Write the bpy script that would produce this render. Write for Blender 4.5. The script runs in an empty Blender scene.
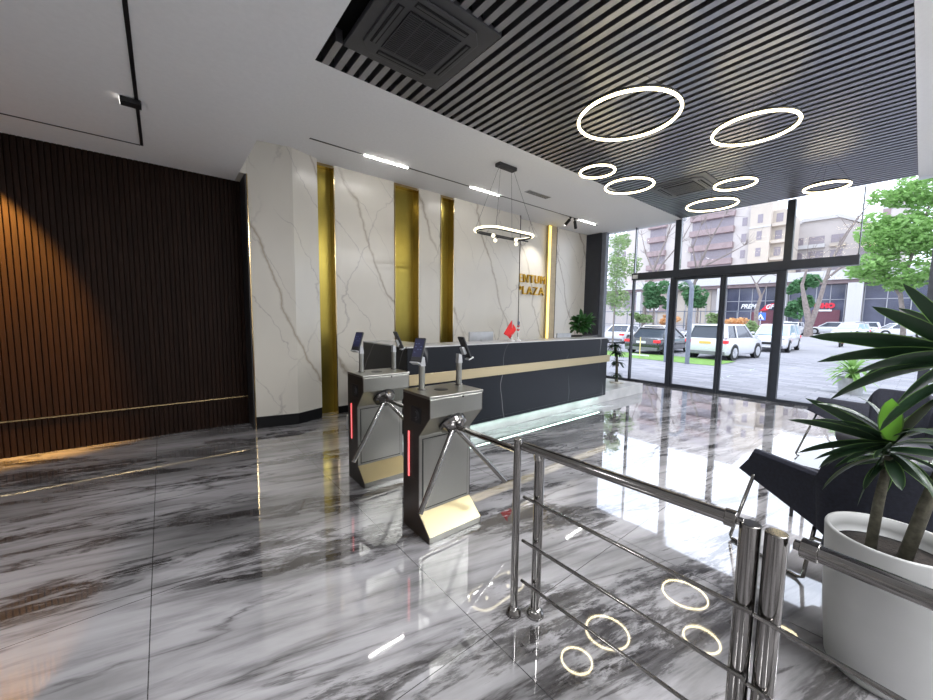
import bpy, bmesh, math, random
from mathutils import Vector, Matrix
C = bpy.context.scene
COL = C.collection
PI = math.pi
random.seed(7)

# ------------------------------------------------------------------ camera
F_PX = 371.057
YAW, PITCH, ROLL = math.radians(50.675), math.radians(5.0796), math.radians(0.7312)
cam_d = bpy.data.cameras.new('camera')
cam = bpy.data.objects.new('camera', cam_d)
COL.objects.link(cam)
fwd = Vector((math.cos(PITCH)*math.cos(YAW), math.cos(PITCH)*math.sin(YAW), -math.sin(PITCH)))
rgt = fwd.cross(Vector((0, 0, 1))).normalized()
upv = rgt.cross(fwd)
r2 = rgt*math.cos(ROLL) + upv*math.sin(ROLL)
u2 = -rgt*math.sin(ROLL) + upv*math.cos(ROLL)
mm = Matrix.Identity(4)
for i in range(3):
    mm[i][0] = r2[i]; mm[i][1] = u2[i]; mm[i][2] = -fwd[i]
mm[0][3], mm[1][3], mm[2][3] = 0, 0, 1.6
cam.matrix_world = mm
cam_d.sensor_width = 36
cam_d.lens = F_PX/933*36
cam_d.clip_start = 0.02
cam_d.clip_end = 600
C.camera = cam

# ------------------------------------------------------------------ world, sun, exposure
C.view_settings.view_transform = 'Standard'
C.view_settings.look = 'None'
C.view_settings.gamma = 1
C.view_settings.exposure = 0.78
C.view_settings.use_curve_mapping = False
w = bpy.data.worlds.new('overcast_sky'); C.world = w; w.use_nodes = True
nt = w.node_tree; nt.nodes.clear()
wo = nt.nodes.new('ShaderNodeOutputWorld'); bg = nt.nodes.new('ShaderNodeBackground')
tc = nt.nodes.new('ShaderNodeTexCoord'); ns = nt.nodes.new('ShaderNodeTexNoise'); rp = nt.nodes.new('ShaderNodeValToRGB')
ns.inputs['Scale'].default_value = 2.0; ns.inputs['Detail'].default_value = 4
rp.color_ramp.elements[0].color = (0.66, 0.77, 1.0, 1); rp.color_ramp.elements[1].color = (0.84, 0.90, 1.0, 1)
nt.links.new(tc.outputs['Generated'], ns.inputs['Vector']); nt.links.new(ns.outputs['Fac'], rp.inputs['Fac'])
nt.links.new(rp.outputs['Color'], bg.inputs['Color']); bg.inputs['Strength'].default_value = 1.8
nt.links.new(bg.outputs['Background'], wo.inputs['Surface'])

def lamp(name, kind, loc, energy, color, aim=None, **kw):
    d = bpy.data.lights.new(name, kind); d.energy = energy; d.color = color
    for k, v in kw.items(): setattr(d, k, v)
    o = bpy.data.objects.new(name, d); COL.objects.link(o); o.location = loc
    if aim is not None:
        o.rotation_euler = (Vector(aim)-Vector(loc)).to_track_quat('-Z', 'Y').to_euler()
    return o
lamp('overcast_sun', 'SUN', (20, 0, 30), .9, (1, .97, .92), aim=(24, 6, 0), angle=math.radians(60))

# added fill light from invented ceiling panels out of view; fixtures built further down
FILL_PANELS = [(-3.0, -2.2, 3.44), (-.9, -2.2, 3.44), (-3.0, 2.4, 3.44), (2.4, -2.4, 3.89), (4.6, -2.4, 3.89), (6.8, -2.4, 3.89), (2.4, -.8, 3.89), (5.6, -.8, 3.89)]
for P_ in FILL_PANELS:
    lamp('added_fill_light', 'AREA', (P_[0], P_[1], P_[2]-.012), 26 if P_[0] < 0 else 74, (.96, .97, 1), aim=(P_[0], P_[1], 0), shape='RECTANGLE', size=1.15, size_y=.28)

# ------------------------------------------------------------------ materials
def nmat(name):
    m = bpy.data.materials.new(name); m.use_nodes = True
    n = m.node_tree.nodes; b = n['Principled BSDF']
    return m, m.node_tree, b
def setp(b, color=None, rough=None, metal=None, ior=None, emit=None, es=None, coat=None, coatr=None, spec=None):
    if color is not None: b.inputs['Base Color'].default_value = (*color, 1)
    if rough is not None: b.inputs['Roughness'].default_value = rough
    if metal is not None: b.inputs['Metallic'].default_value = metal
    if ior is not None: b.inputs['IOR'].default_value = ior
    if coat is not None: b.inputs['Coat Weight'].default_value = coat
    if coatr is not None: b.inputs['Coat Roughness'].default_value = coatr
    if spec is not None: b.inputs['Specular IOR Level'].default_value = spec
    if emit is not None:
        b.inputs['Emission Color'].default_value = (*emit, 1); b.inputs['Emission Strength'].default_value = es
def noisy(name, color, rough=.5, metal=0, var=.12, scale=8, bump=0, stretch=(1, 1, 1), **kw):
    """plain material whose colour varies slightly with procedural noise"""
    m, t, b = nmat(name); setp(b, color, rough, metal, **kw)
    g = t.nodes.new('ShaderNodeNewGeometry'); mp = t.nodes.new('ShaderNodeMapping'); n = t.nodes.new('ShaderNodeTexNoise')
    mp.inputs['Scale'].default_value = stretch
    n.inputs['Scale'].default_value = scale; n.inputs['Detail'].default_value = 5
    t.links.new(g.outputs['Position'], mp.inputs['Vector']); t.links.new(mp.outputs['Vector'], n.inputs['Vector'])
    r = t.nodes.new('ShaderNodeValToRGB')
    r.color_ramp.elements[0].position = .3; r.color_ramp.elements[1].position = .7
    r.color_ramp.elements[0].color = (*[c*(1-var) for c in color], 1)
    r.color_ramp.elements[1].color = (*[min(1, c*(1+var)) for c in color], 1)
    t.links.new(n.outputs['Fac'], r.inputs['Fac']); t.links.new(r.outputs['Color'], b.inputs['Base Color'])
    if bump:
        bp = t.nodes.new('ShaderNodeBump'); bp.inputs['Strength'].default_value = bump; bp.inputs['Distance'].default_value = .01
        t.links.new(n.outputs['Fac'], bp.inputs['Height']); t.links.new(bp.outputs['Normal'], b.inputs['Normal'])
    return m
def emis(name, color, strength, base=(.8, .8, .8)):
    m, t, b = nmat(name); setp(b, base, .4, emit=color, es=strength); return m
def glassy(name, tint=(1, 1, 1), refl=1.0):
    """clear pane: transparent with a mirror layer by Fresnel"""
    m = bpy.data.materials.new(name); m.use_nodes = True; t = m.node_tree; t.nodes.clear()
    o = t.nodes.new('ShaderNodeOutputMaterial'); tr = t.nodes.new('ShaderNodeBsdfTransparent'); gl = t.nodes.new('ShaderNodeBsdfGlossy')
    mx = t.nodes.new('ShaderNodeMixShader'); fr = t.nodes.new('ShaderNodeFresnel')
    tr.inputs['Color'].default_value = (*tint, 1); gl.inputs['Roughness'].default_value = 0.0
    fr.inputs['IOR'].default_value = 1.18
    t.links.new(fr.outputs['Fac'], mx.inputs['Fac']); t.links.new(tr.outputs[0], mx.inputs[1]); t.links.new(gl.outputs[0], mx.inputs[2])
    t.links.new(mx.outputs[0], o.inputs['Surface']); return m

def math_n(t, op, a, b=None, c=None, clamp=False):
    n = t.nodes.new('ShaderNodeMath'); n.operation = op; n.use_clamp = clamp
    for i, v in enumerate((a, b, c)):
        if v is None: continue
        if isinstance(v, (int, float)): n.inputs[i].default_value = v
        else: t.links.new(v, n.inputs[i])
    return n.outputs[0]
def mix_c(t, f, a, b):
    n = t.nodes.new('ShaderNodeMix'); n.data_type = 'RGBA'
    for idx, v in ((0, f), (6, a), (7, b)):
        if isinstance(v, tuple): n.inputs[idx].default_value = (*v, 1)
        elif isinstance(v, (int, float)): n.inputs[idx].default_value = v
        else: t.links.new(v, n.inputs[idx])
    return n.outputs[2]
def ramp(t, fac, pts):
    r = t.nodes.new('ShaderNodeValToRGB'); e = r.color_ramp.elements
    while len(e) < len(pts): e.new(.5)
    for i, (p, c) in enumerate(pts):
        e[i].position = p; e[i].color = (*c, 1) if isinstance(c, tuple) else (c, c, c, 1)
    t.links.new(fac, r.inputs['Fac']); return r.outputs['Color']
def tex_pos(t, scale=(1, 1, 1), rot=(0, 0, 0), loc=(0, 0, 0)):
    g = t.nodes.new('ShaderNodeNewGeometry'); mp = t.nodes.new('ShaderNodeMapping')
    mp.inputs['Scale'].default_value = scale; mp.inputs['Rotation'].default_value = rot; mp.inputs['Location'].default_value = loc
    t.links.new(g.outputs['Position'], mp.inputs['Vector']); return mp.outputs['Vector']
def noise(t, vec, scale, detail=6, rough=.55, dist=0):
    n = t.nodes.new('ShaderNodeTexNoise'); n.inputs['Scale'].default_value = scale; n.inputs['Detail'].default_value = detail
    n.inputs['Roughness'].default_value = rough; n.inputs['Distortion'].default_value = dist
    t.links.new(vec, n.inputs['Vector']); return n.outputs['Fac']

def floor_mat():
    m, t, b = nmat('polished_grey_marble_floor')
    # rotate so the flow runs along world x with a slight slant towards -y
    r = t.nodes.new('ShaderNodeMapping'); r.inputs['Rotation'].default_value = (0, 0, .24)
    g = t.nodes.new('ShaderNodeNewGeometry'); t.links.new(g.outputs['Position'], r.inputs['Vector'])
    def sc(s, loc=(0, 0, 0)):
        q = t.nodes.new('ShaderNodeMapping'); q.inputs['Scale'].default_value = s; q.inputs['Location'].default_value = loc
        t.links.new(r.outputs['Vector'], q.inputs['Vector']); return q.outputs['Vector']
    broad = noise(t, sc((.45, 1.7, 1)), 1.0, 7, .56, .35)
    base = ramp(t, broad, [(.28, (.15, .147, .15)), (.42, (.30, .295, .30)), (.53, (.45, .44, .455)), (.66, (.60, .59, .61))])
    fine = noise(t, sc((.8, 6.5, 1), (3, 1, 0)), 1.5, 8, .6, .25)
    finec = ramp(t, fine, [(.34, .50), (.44, .82), (.52, 1.0), (.66, 1.08)])
    mul = t.nodes.new('ShaderNodeMix'); mul.data_type = 'RGBA'; mul.blend_type = 'MULTIPLY'; mul.inputs[0].default_value = 1
    t.links.new(base, mul.inputs[6]); t.links.new(finec, mul.inputs[7])
    # dark drifting patches
    dn = noise(t, sc((.38, 1.7, 1), (7.3, 2.1, 0)), 1.2, 10, .68, .5)
    dm = ramp(t, dn, [(.52, 0.0), (.545, .65), (.61, 1.0)])
    gate = ramp(t, noise(t, sc((1.2, 5, 1), (1, 9, 0)), 2.2, 10, .75, .4), [(.42, .0), (.50, 1.0)])
    dmask = math_n(t, 'MULTIPLY', dm, gate)
    c1 = mix_c(t, dmask, mul.outputs[2], (.045, .041, .041))
    # thin sharp black veins
    vn = noise(t, sc((.35, 1.9, 1), (2.2, 5.7, 0)), 1.3, 7, .55, .3)
    va = math_n(t, 'ABSOLUTE', math_n(t, 'SUBTRACT', vn, .5))
    vm = ramp(t, va, [(0.0, 1.0), (.012, .35), (.03, 0.0)])
    vg = ramp(t, noise(t, sc((.5, 1.0, 1), (11, 3, 0)), 1.5, 3), [(.42, 0.0), (.6, .85)])
    c2 = mix_c(t, math_n(t, 'MULTIPLY', vm, vg), c1, (.05, .045, .045))
    # joints of the large tiles
    sx = t.nodes.new('ShaderNodeSeparateXYZ'); t.links.new(g.outputs['Position'], sx.inputs[0])
    def joint(out, off, per, wd):
        a = math_n(t, 'MODULO', math_n(t, 'ADD', math_n(t, 'SUBTRACT', out, off), per*40), per)
        a = math_n(t, 'MINIMUM', a, math_n(t, 'SUBTRACT', per, a))
        return math_n(t, 'LESS_THAN', a, wd)
    j = math_n(t, 'MAXIMUM', joint(sx.outputs['X'], -.12, 1.32, .0022), joint(sx.outputs['Y'], 1.27, .69*2, .0022))
    c3 = mix_c(t, math_n(t, 'MULTIPLY', j, .85), c2, (.02, .02, .02))
    t.links.new(c3, b.inputs['Base Color'])
    setp(b, rough=.03, ior=1.85, coat=1.0, coatr=.02); b.inputs['Coat IOR'].default_value = 1.6
    # very slight waviness, like real polished tiles
    wv = noise(t, tex_pos(t), 2.3, 1)
    bp = t.nodes.new('ShaderNodeBump'); bp.inputs['Strength'].default_value = .035; bp.inputs['Distance'].default_value = .03
    t.links.new(wv, bp.inputs['Height']); t.links.new(bp.outputs['Normal'], b.inputs['Normal'])
    return m

def marble_wall(name, base=(.70, .665, .59), seed=0):
    m, t, b = nmat(name)
    v = tex_pos(t, (1, 1, .62), (0, .55, .2), (seed, seed*.7, seed*1.3))
    def vein(scale, width, off, detail=5, dist=1.1):
        q = t.nodes.new('ShaderNodeMapping'); q.inputs['Location'].default_value = (off, off*.3, off*.6); t.links.new(v, q.inputs['Vector'])
        n = noise(t, q.outputs['Vector'], scale, detail, .5, dist)
        a = math_n(t, 'ABSOLUTE', math_n(t, 'SUBTRACT', n, .5))
        return ramp(t, a, [(0, 1.0), (width*.35, .45), (width, 0.0)])
    def lines(ax, az, freq, wob, width, off):
        sx = t.nodes.new('ShaderNodeSeparateXYZ'); g = t.nodes.new('ShaderNodeNewGeometry'); t.links.new(g.outputs['Position'], sx.inputs[0])
        u = math_n(t, 'ADD', math_n(t, 'MULTIPLY', sx.outputs['X'], ax), math_n(t, 'MULTIPLY', sx.outputs['Z'], az))
        u = math_n(t, 'ADD', u, math_n(t, 'MULTIPLY', noise(t, tex_pos(t, (1, 1, 1), (0, 0, 0), (off, off, off)), 1.0, 6, .55), wob))
        fr = math_n(t, 'FRACT', math_n(t, 'ADD', math_n(t, 'MULTIPLY', u, freq), off+20))
        return ramp(t, math_n(t, 'ABSOLUTE', math_n(t, 'SUBTRACT', fr, .5)), [(0, 1.0), (width*.4, .5), (width, 0.0)])
    def gate(off, lo): return ramp(t, noise(t, tex_pos(t, (1, 1, .6), (0, 0, 0), (off, off*2, off)), .9, 3), [(lo, 0.0), (lo+.14, 1.0)])
    big = math_n(t, 'MULTIPLY', lines(1.0, .42, .75, .6, .030, seed+.31), gate(seed+3, .36))
    sm = math_n(t, 'MULTIPLY', math_n(t, 'MAXIMUM', lines(.9, -.38, .9, 1.0, .018, seed+.77), lines(1, .75, 1.5, .9, .016, seed+.1)), math_n(t, 'MULTIPLY', gate(seed+7, .38), .85))
    cloud = noise(t, v, 1.6, 5)
    c0 = mix_c(t, ramp(t, cloud, [(.4, 0.0), (.7, .35)]), base, tuple(x*.86 for x in base))
    c1 = mix_c(t, sm, c0, (.40, .37, .34))
    c2 = mix_c(t, math_n(t, 'MULTIPLY', big, .85), c1, (.33, .28, .21))
    t.links.new(c2, b.inputs['Base Color']); setp(b, rough=.22, ior=1.5); return m

def dark_marble():
    m, t, b = nmat('black_marble_with_white_veins')
    v = tex_pos(t, (.9, .9, .55), (0, -.6, .1))
    a = math_n(t, 'ABSOLUTE', math_n(t, 'SUBTRACT', noise(t, v, .7, 3, .4, .3), .5))
    vm = ramp(t, a, [(0, 1.0), (.0012, .5), (.003, 0.0)])
    gate = ramp(t, noise(t, v, 1.7, 2), [(.47, 0.0), (.62, 1.0)])
    c = mix_c(t, math_n(t, 'MULTIPLY', vm, math_n(t, 'MULTIPLY', gate, .45)), (.006, .0075, .011), (.40, .40, .40))
    t.links.new(c, b.inputs['Base Color']); setp(b, rough=.34, ior=1.32); return m

def brushed(name, color, rough, stretch=(1, 1, 40), var=.15, metal=1.0):
    m, t, b = nmat(name); setp(b, color, rough, metal)
    v = tex_pos(t, stretch); n = noise(t, v, 12, 4)
    rr = t.nodes.new('ShaderNodeMapRange'); rr.inputs['To Min'].default_value = rough*.92; rr.inputs['To Max'].default_value = rough*1.1
    c = mix_c(t, n, tuple(x*(1-var) for x in color), tuple(min(1, x*(1+var)) for x in color))
    t.links.new(c, b.inputs['Base Color']); return m

def paving():
    m, t, b = nmat('outdoor_stone_paving')
    v = tex_pos(t, (1, 1, 1), (0, 0, PI/2))
    br = t.nodes.new('ShaderNodeTexBrick'); br.inputs['Scale'].default_value = 1.0
    br.inputs['Color1'].default_value = (.17, .17, .19, 1); br.inputs['Color2'].default_value = (.31, .305, .33, 1); br.inputs['Mortar'].default_value = (.14, .14, .155, 1)
    br.inputs['Brick Width'].default_value = .6; br.inputs['Row Height'].default_value = .3; br.inputs['Mortar Size'].default_value = .012
    t.links.new(v, br.inputs['Vector'])
    n = noise(t, tex_pos(t), .35, 6)
    c = mix_c(t, ramp(t, n, [(.35, 0.0), (.7, .5)]), br.outputs['Color'], (.25, .245, .27))
    t.links.new(c, b.inputs['Base Color']); setp(b, rough=.7); return m

def leaf_mat(name, color, rough=.4, trans=.25):
    m, t, b = nmat(name); setp(b, color, rough)
    n = noise(t, tex_pos(t), 1.7 if trans > .3 else 9, 3)
    c = mix_c(t, n, tuple(x*.6 for x in color), tuple(min(1, x*1.45) for x in color))
    t.links.new(c, b.inputs['Base Color'])
    tl = t.nodes.new('ShaderNodeBsdfTranslucent'); mx = t.nodes.new('ShaderNodeMixShader'); mx.inputs[0].default_value = trans
    t.links.new(c, tl.inputs['Color'])
    o = t.nodes['Material Output']
    t.links.new(b.outputs[0], mx.inputs[1]); t.links.new(tl.outputs[0], mx.inputs[2]); t.links.new(mx.outputs[0], o.inputs['Surface'])
    return m

M = {}
M['floor'] = floor_mat()
M['ceil'] = noisy('painted_plaster_ceiling', (.80, .80, .80), .9, var=.02, scale=30)
M['plaster'] = noisy('plain_plaster_wall', (.45, .44, .43), .9, var=.04)
M['wood'] = noisy('dark_brown_ribbed_wood', (.014, .0058, .003), .6, var=.3, scale=3, stretch=(9, 9, .6), spec=.15)
M['slat'] = brushed('dark_satin_metal_slat', (.35, .35, .385), .42, (1, 1, 1), .08)
M['void'] = noisy('black_ceiling_void', (.006, .006, .007), .9)
M['gold'] = brushed('brushed_brass_panel', (.34, .27, .06), .28, (1, 1, .6), .12)
M['goldtrim'] = brushed('polished_brass_trim', (.55, .42, .22), .18)
M['goldstripe'] = brushed('satin_brass_band', (.50, .41, .25), .38, (40, 1, 1), .06)
M['goldplate'] = brushed('gold_tinted_kick_plate', (.66, .57, .34), .34, (1, 1, 1), .02)  # gold tint put into the base colour of the kick plates
M['beigetrim'] = noisy('matte_champagne_panel', (.50, .40, .24), .4)
M['letter'] = noisy('gilded_letters', (.55, .33, .05), .3, metal=1.0)
M['marble'] = marble_wall('cream_veined_marble_slab')
M['marble2'] = marble_wall('cream_veined_marble_column', (.64, .61, .54), 4.4)
M['plat'] = noisy('pale_grey_marble_platform', (.50, .50, .50), .25, var=.18, scale=2.5)
M['dmarble'] = dark_marble(); M['seam'] = noisy('dark_seam', (.03, .03, .03), .6)
M['skirt'] = noisy('black_skirting', (.006, .006, .007), .5, spec=.2)
M['steel'] = brushed('brushed_stainless_steel', (.35, .35, .32), .33, (1, 1, 14), .02)
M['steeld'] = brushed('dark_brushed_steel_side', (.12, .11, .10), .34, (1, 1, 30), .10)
M['chrome'] = brushed('polished_stainless_tube', (.27, .26, .25), .12, (1, 1, 1), .05)
M['black'] = noisy('black_plastic', (.012, .012, .013), .35)
M['blackm'] = noisy('matte_black_metal', (.018, .018, .02), .5)
M['frame'] = noisy('anthracite_aluminium_frame', (.028, .033, .045), .38)
M['acgrey'] = noisy('dark_grey_cassette_plastic', (.045, .045, .05), .45)
M['aclight'] = noisy('mid_grey_cassette_plastic', (.10, .10, .11), .45)
M['led'] = emis('warm_white_led', (1, .84, .50), 6)
M['panel'] = emis('fill_panel_diffuser', (1, .96, .93), 1.5)  # glowing face of the added fill panels
M['leddim'] = emis('dim_led', (1, .95, .9), 1.2)
M['ledw'] = emis('white_led', (1, .97, .93), 26)
M['ledp'] = emis('pendant_led', (1, .88, .58), 1.6)
M['ledy'] = emis('yellow_led', (1, .68, .02), 1.0)
M['ledr'] = emis('red_led', (1, .02, .025), .85)
M['ledg'] = emis('mint_white_led', (.66, 1, .86), 3)
M['screen'] = emis('terminal_screen', (.06, .07, .30), .05, (.01, .01, .03))
M['screeni'] = emis('terminal_screen_icon', (.35, .45, .8), .16, (.01, .01, .03))
M['fabric'] = noisy('navy_black_upholstery', (.011, .013, .025), .75, var=.3, scale=60, bump=.3)
M['cushion'] = noisy('dark_grey_cushion', (.045, .045, .055), .5)
M['glass'] = glassy('clear_glass_pane')
M['tableglass'] = noisy('grey_glass_table_top', (.18, .19, .21), .05, var=.03)
M['pot'] = noisy('off_white_plastic_pot', (.43, .435, .43), .5, var=.03)
M['soil'] = noisy('dark_potting_soil', (.018, .013, .010), .95, var=.5, scale=60, bump=1)
M['stem'] = noisy('grey_brown_plant_stem', (.09, .085, .06), .8, var=.4, scale=40, bump=.6)
M['leafd'] = leaf_mat('dark_green_dracaena_leaf', (.012, .032, .014), .38, .12)
M['leafb'] = leaf_mat('bright_green_dracaena_leaf', (.16, .40, .04), .4, .45)
M['leafedge'] = leaf_mat('pale_green_leaf_margin', (.11, .20, .055), .4, .3)
M['leafp'] = leaf_mat('glossy_green_pothos_leaf', (.035, .12, .03), .35, .2)
M['treel'] = leaf_mat('bright_green_tree_foliage', (.27, .46, .14), .6, .4)
M['treed'] = leaf_mat('deep_green_tree_foliage', (.09, .22, .09), .6, .35)
M['treey'] = leaf_mat('pale_green_young_foliage', (.26, .36, .16), .6, .4)
M['orange'] = leaf_mat('orange_bush_foliage', (.72, .42, .20), .6, .35)
M['bark'] = noisy('pale_brown_bark', (.24, .20, .18), .9, var=.3, scale=6)
M['grass'] = noisy('lawn_grass', (.14, .27, .05), .9, var=.3, scale=4, bump=.5)
M['paving'] = paving()
M['asphalt'] = noisy('light_grey_road', (.27, .265, .285), .85, var=.08, scale=.6)
M['carw'] = noisy('white_car_paint', (.64, .64, .66), .35, var=.01, coat=1.0)
M['carb'] = noisy('black_car_paint', (.025, .028, .032), .2, var=.05, coat=1.0)
M['carr'] = noisy('red_scooter_paint', (.5, .08, .05), .3)
M['cglass'] = noisy('tinted_car_glass', (.05, .06, .08), .06, var=.02)
M['cglassl'] = noisy('sky_blue_windscreen_glass', (.35, .47, .52), .08, var=.02)
M['tyre'] = noisy('rubber_tyre', (.02, .02, .02), .8)
M['rim'] = noisy('silver_alloy_wheel', (.6, .6, .62), .3, metal=.6)
M['trimg'] = noisy('grey_bumper_plastic', (.16, .16, .17), .6)
M['tail'] = emis('red_tail_lamp', (1, .02, .03), .25, (.6, .02, .03))
M['platey'] = noisy('yellow_number_plate', (.75, .48, .12), .5)
M['platew'] = noisy('white_number_plate', (.7, .7, .7), .5)
M['bcream'] = noisy('cream_building_render', (.52, .475, .45), .9, var=.05, scale=.5)
M['bbeige'] = noisy('beige_building_render', (.52, .455, .385), .9, var=.04, scale=.5)
M['bbrown'] = noisy('mauve_brown_balcony', (.31, .235, .235), .8, var=.12, scale=1.2)
M['bwin'] = noisy('dark_house_window', (.27, .235, .26), .15)
M['bwhite'] = noisy('white_stone_band', (.56, .545, .54), .85, var=.04)
M['bglass'] = noisy('dark_shop_glazing', (.08, .085, .13), .12, var=.3, scale=.4)
M['bred'] = noisy('wine_red_shop_panel', (.16, .05, .07), .4)
M['bmull'] = noisy('grey_shop_mullion', (.42, .42, .45), .5)
M['signr'] = noisy('red_sign_paint', (.75, .03, .06), .5)
M['signw'] = noisy('white_sign_paint', (.88, .88, .88), .5)
M['signb'] = noisy('blue_road_sign', (.05, .16, .62), .4)
M['postg'] = noisy('blue_grey_steel_post', (.17, .19, .23), .5)
M['yellowp'] = noisy('yellow_barrier_paint', (.75, .6, .25), .5)
M['flagr'] = noisy('red_flag_cloth', (.62, .02, .02), .8)
M['flagb'] = noisy('navy_flag_cloth', (.04, .06, .2), .8)
M['flagw'] = noisy('white_flag_cloth', (.75, .75, .75), .8)
M['whitep'] = noisy('white_plastic', (.75, .75, .75), .4)
M['silverp'] = noisy('silver_plastic', (.45, .46, .47), .35, metal=.3)
M['gravel'] = noisy('pale_pebbles', (.55, .53, .48), .9, var=.4, scale=40, bump=1)

# ------------------------------------------------------------------ mesh helpers
class MB:
    def __init__(s): s.v = []; s.f = []; s.mi = []; s.m = 0
    def add(s, vs, fs, mi=None):
        o = len(s.v); s.v += [tuple(p) for p in vs]; s.f += [tuple(i+o for i in f) for f in fs]
        s.mi += [s.m if mi is None else mi]*len(fs); return s
    def box(s, x0, x1, y0, y1, z0, z1, mi=None):
        v = [(x, y, z) for x in (x0, x1) for y in (y0, y1) for z in (z0, z1)]
        return s.add(v, [(0, 1, 3, 2), (4, 6, 7, 5), (0, 4, 5, 1), (2, 3, 7, 6), (0, 2, 6, 4), (1, 5, 7, 3)], mi)
    def obox(s, c, size, R, mi=None):
        v = [Vector(c)+R@Vector((a*size[0]/2, b*size[1]/2, d*size[2]/2)) for a in (-1, 1) for b in (-1, 1) for d in (-1, 1)]
        return s.add(v, [(0, 1, 3, 2), (4, 6, 7, 5), (0, 4, 5, 1), (2, 3, 7, 6), (0, 2, 6, 4), (1, 5, 7, 3)], mi)
    def tube(s, pts, r, n=12, mi=None, cap=True, closed=False):
        P = [Vector(p) for p in pts]; k = len(P); R = r if isinstance(r, (list, tuple)) else [r]*k
        T = []
        for i in range(k):
            a = P[(i-1) % k] if (closed or i > 0) else P[i]; b = P[(i+1) % k] if (closed or i < k-1) else P[i]
            T.append((b-a).normalized())
        up = Vector((0, 0, 1)) if abs(T[0].z) < .9 else Vector((1, 0, 0))
        N = (up-T[0]*up.dot(T[0])).normalized(); vs = []
        for i in range(k):
            N = (N-T[i]*N.dot(T[i])).normalized(); B = T[i].cross(N)
            for j in range(n):
                a = 2*PI*j/n; vs.append(P[i]+(N*math.cos(a)+B*math.sin(a))*R[i])
        fs = []
        for i in range(k if closed else k-1):
            i2 = (i+1) % k
            for j in range(n):
                j2 = (j+1) % n; fs.append((i*n+j, i*n+j2, i2*n+j2, i2*n+j))
        if cap and not closed:
            fs.append(tuple(range(n-1, -1, -1))); fs.append(tuple((k-1)*n+j for j in range(n)))
        return s.add(vs, fs, mi)
    def lathe(s, prof, c=(0, 0, 0), n=40, mi=None):
        vs = []; fs = []
        for (r, z) in prof:
            for j in range(n):
                a = 2*PI*j/n; vs.append((c[0]+r*math.cos(a), c[1]+r*math.sin(a), c[2]+z))
        for i in range(len(prof)-1):
            for j in range(n):
                j2 = (j+1) % n; fs.append((i*n+j, i*n+j2, (i+1)*n+j2, (i+1)*n+j))
        if prof[0][0] > 0: fs.append(tuple(range(n-1, -1, -1)))
        if prof[-1][0] > 0: fs.append(tuple((len(prof)-1)*n+j for j in range(n)))
        return s.add(vs, fs, mi)
    def prism(s, poly, axis, a, b, mi=None):
        """extrude polygon (list of 2D) along axis 'x','y','z' from a to b"""
        def P(u, v, t): return {'x': (t, u, v), 'y': (u, t, v), 'z': (u, v, t)}[axis]
        n = len(poly); vs = [P(u, v, a) for u, v in poly]+[P(u, v, b) for u, v in poly]
        fs = [tuple(range(n)), tuple(range(2*n-1, n-1, -1))]+[(i, i+n, (i+1) % n+n, (i+1) % n) for i in range(n)]
        return s.add(vs, fs, mi)
    def loft(s, rings, cap=True, mi=None):
        n = len(rings[0]); vs = [p for r in rings for p in r]; fs = []
        for i in range(len(rings)-1):
            for j in range(n):
                j2 = (j+1) % n; fs.append((i*n+j, i*n+j2, (i+1)*n+j2, (i+1)*n+j))
        if cap: fs += [tuple(range(n-1, -1, -1)), tuple((len(rings)-1)*n+j for j in range(n))]
        return s.add(vs, fs, mi)
    def build(s, name, mat, parent=None, world=True, smooth=False, bevel=0, seg=2, subsurf=0, recalc=True):
        me = bpy.data.meshes.new(name)
        off = Vector((0, 0, 0))
        if parent is not None and world:
            p = parent
            while p is not None: off += p.location; p = p.parent
        me.from_pydata([tuple(Vector(v)-off) for v in s.v], [], s.f)
        for mm_ in (mat if isinstance(mat, (list, tuple)) else [mat]): me.materials.append(mm_)
        me.polygons.foreach_set('material_index', s.mi)
        if recalc:
            bm = bmesh.new(); bm.from_mesh(me); bmesh.ops.recalc_face_normals(bm, faces=bm.faces); bm.to_mesh(me); bm.free()
        if smooth:
            me.polygons.foreach_set('use_smooth', [True]*len(me.polygons))
            if smooth == 'auto': me.set_sharp_from_angle(angle=math.radians(40))
        me.update()
        o = bpy.data.objects.new(name, me); COL.objects.link(o)
        if parent is not None: o.parent = parent
        if bevel:
            b = o.modifiers.new('bevel', 'BEVEL'); b.width = bevel; b.segments = seg; b.limit_method = 'ANGLE'; b.angle_limit = math.radians(35)
        if subsurf:
            u = o.modifiers.new('sub', 'SUBSURF'); u.levels = subsurf; u.render_levels = subsurf
        return o
def tag(o, label, cat, group=None, kind=None):
    o['label'] = label; o['category'] = cat
    if group: o['group'] = group
    if kind: o['kind'] = kind
    return o
def thing(name, loc, label, cat, group=None, rz=0):
    o = bpy.data.objects.new(name, None); o.empty_display_size = .1; COL.objects.link(o)
    o.location = loc; o.rotation_euler = (0, 0, rz); return tag(o, label, cat, group)
def struct(o): o['kind'] = 'structure'; return o
def sempty(name, loc=(0, 0, 0)):
    o = bpy.data.objects.new(name, None); COL.objects.link(o); o.location = loc; o['kind'] = 'structure'; return o
def copy_tree(o, parent=None):
    c = o.copy(); COL.objects.link(c)
    if parent is not None: c.parent = parent
    for ch in list(o.children): copy_tree(ch, c)
    return c
def ring_pts(cx, cy, z, r, n=64): return [(cx+r*math.cos(2*PI*i/n), cy+r*math.sin(2*PI*i/n), z) for i in range(n)]
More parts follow.
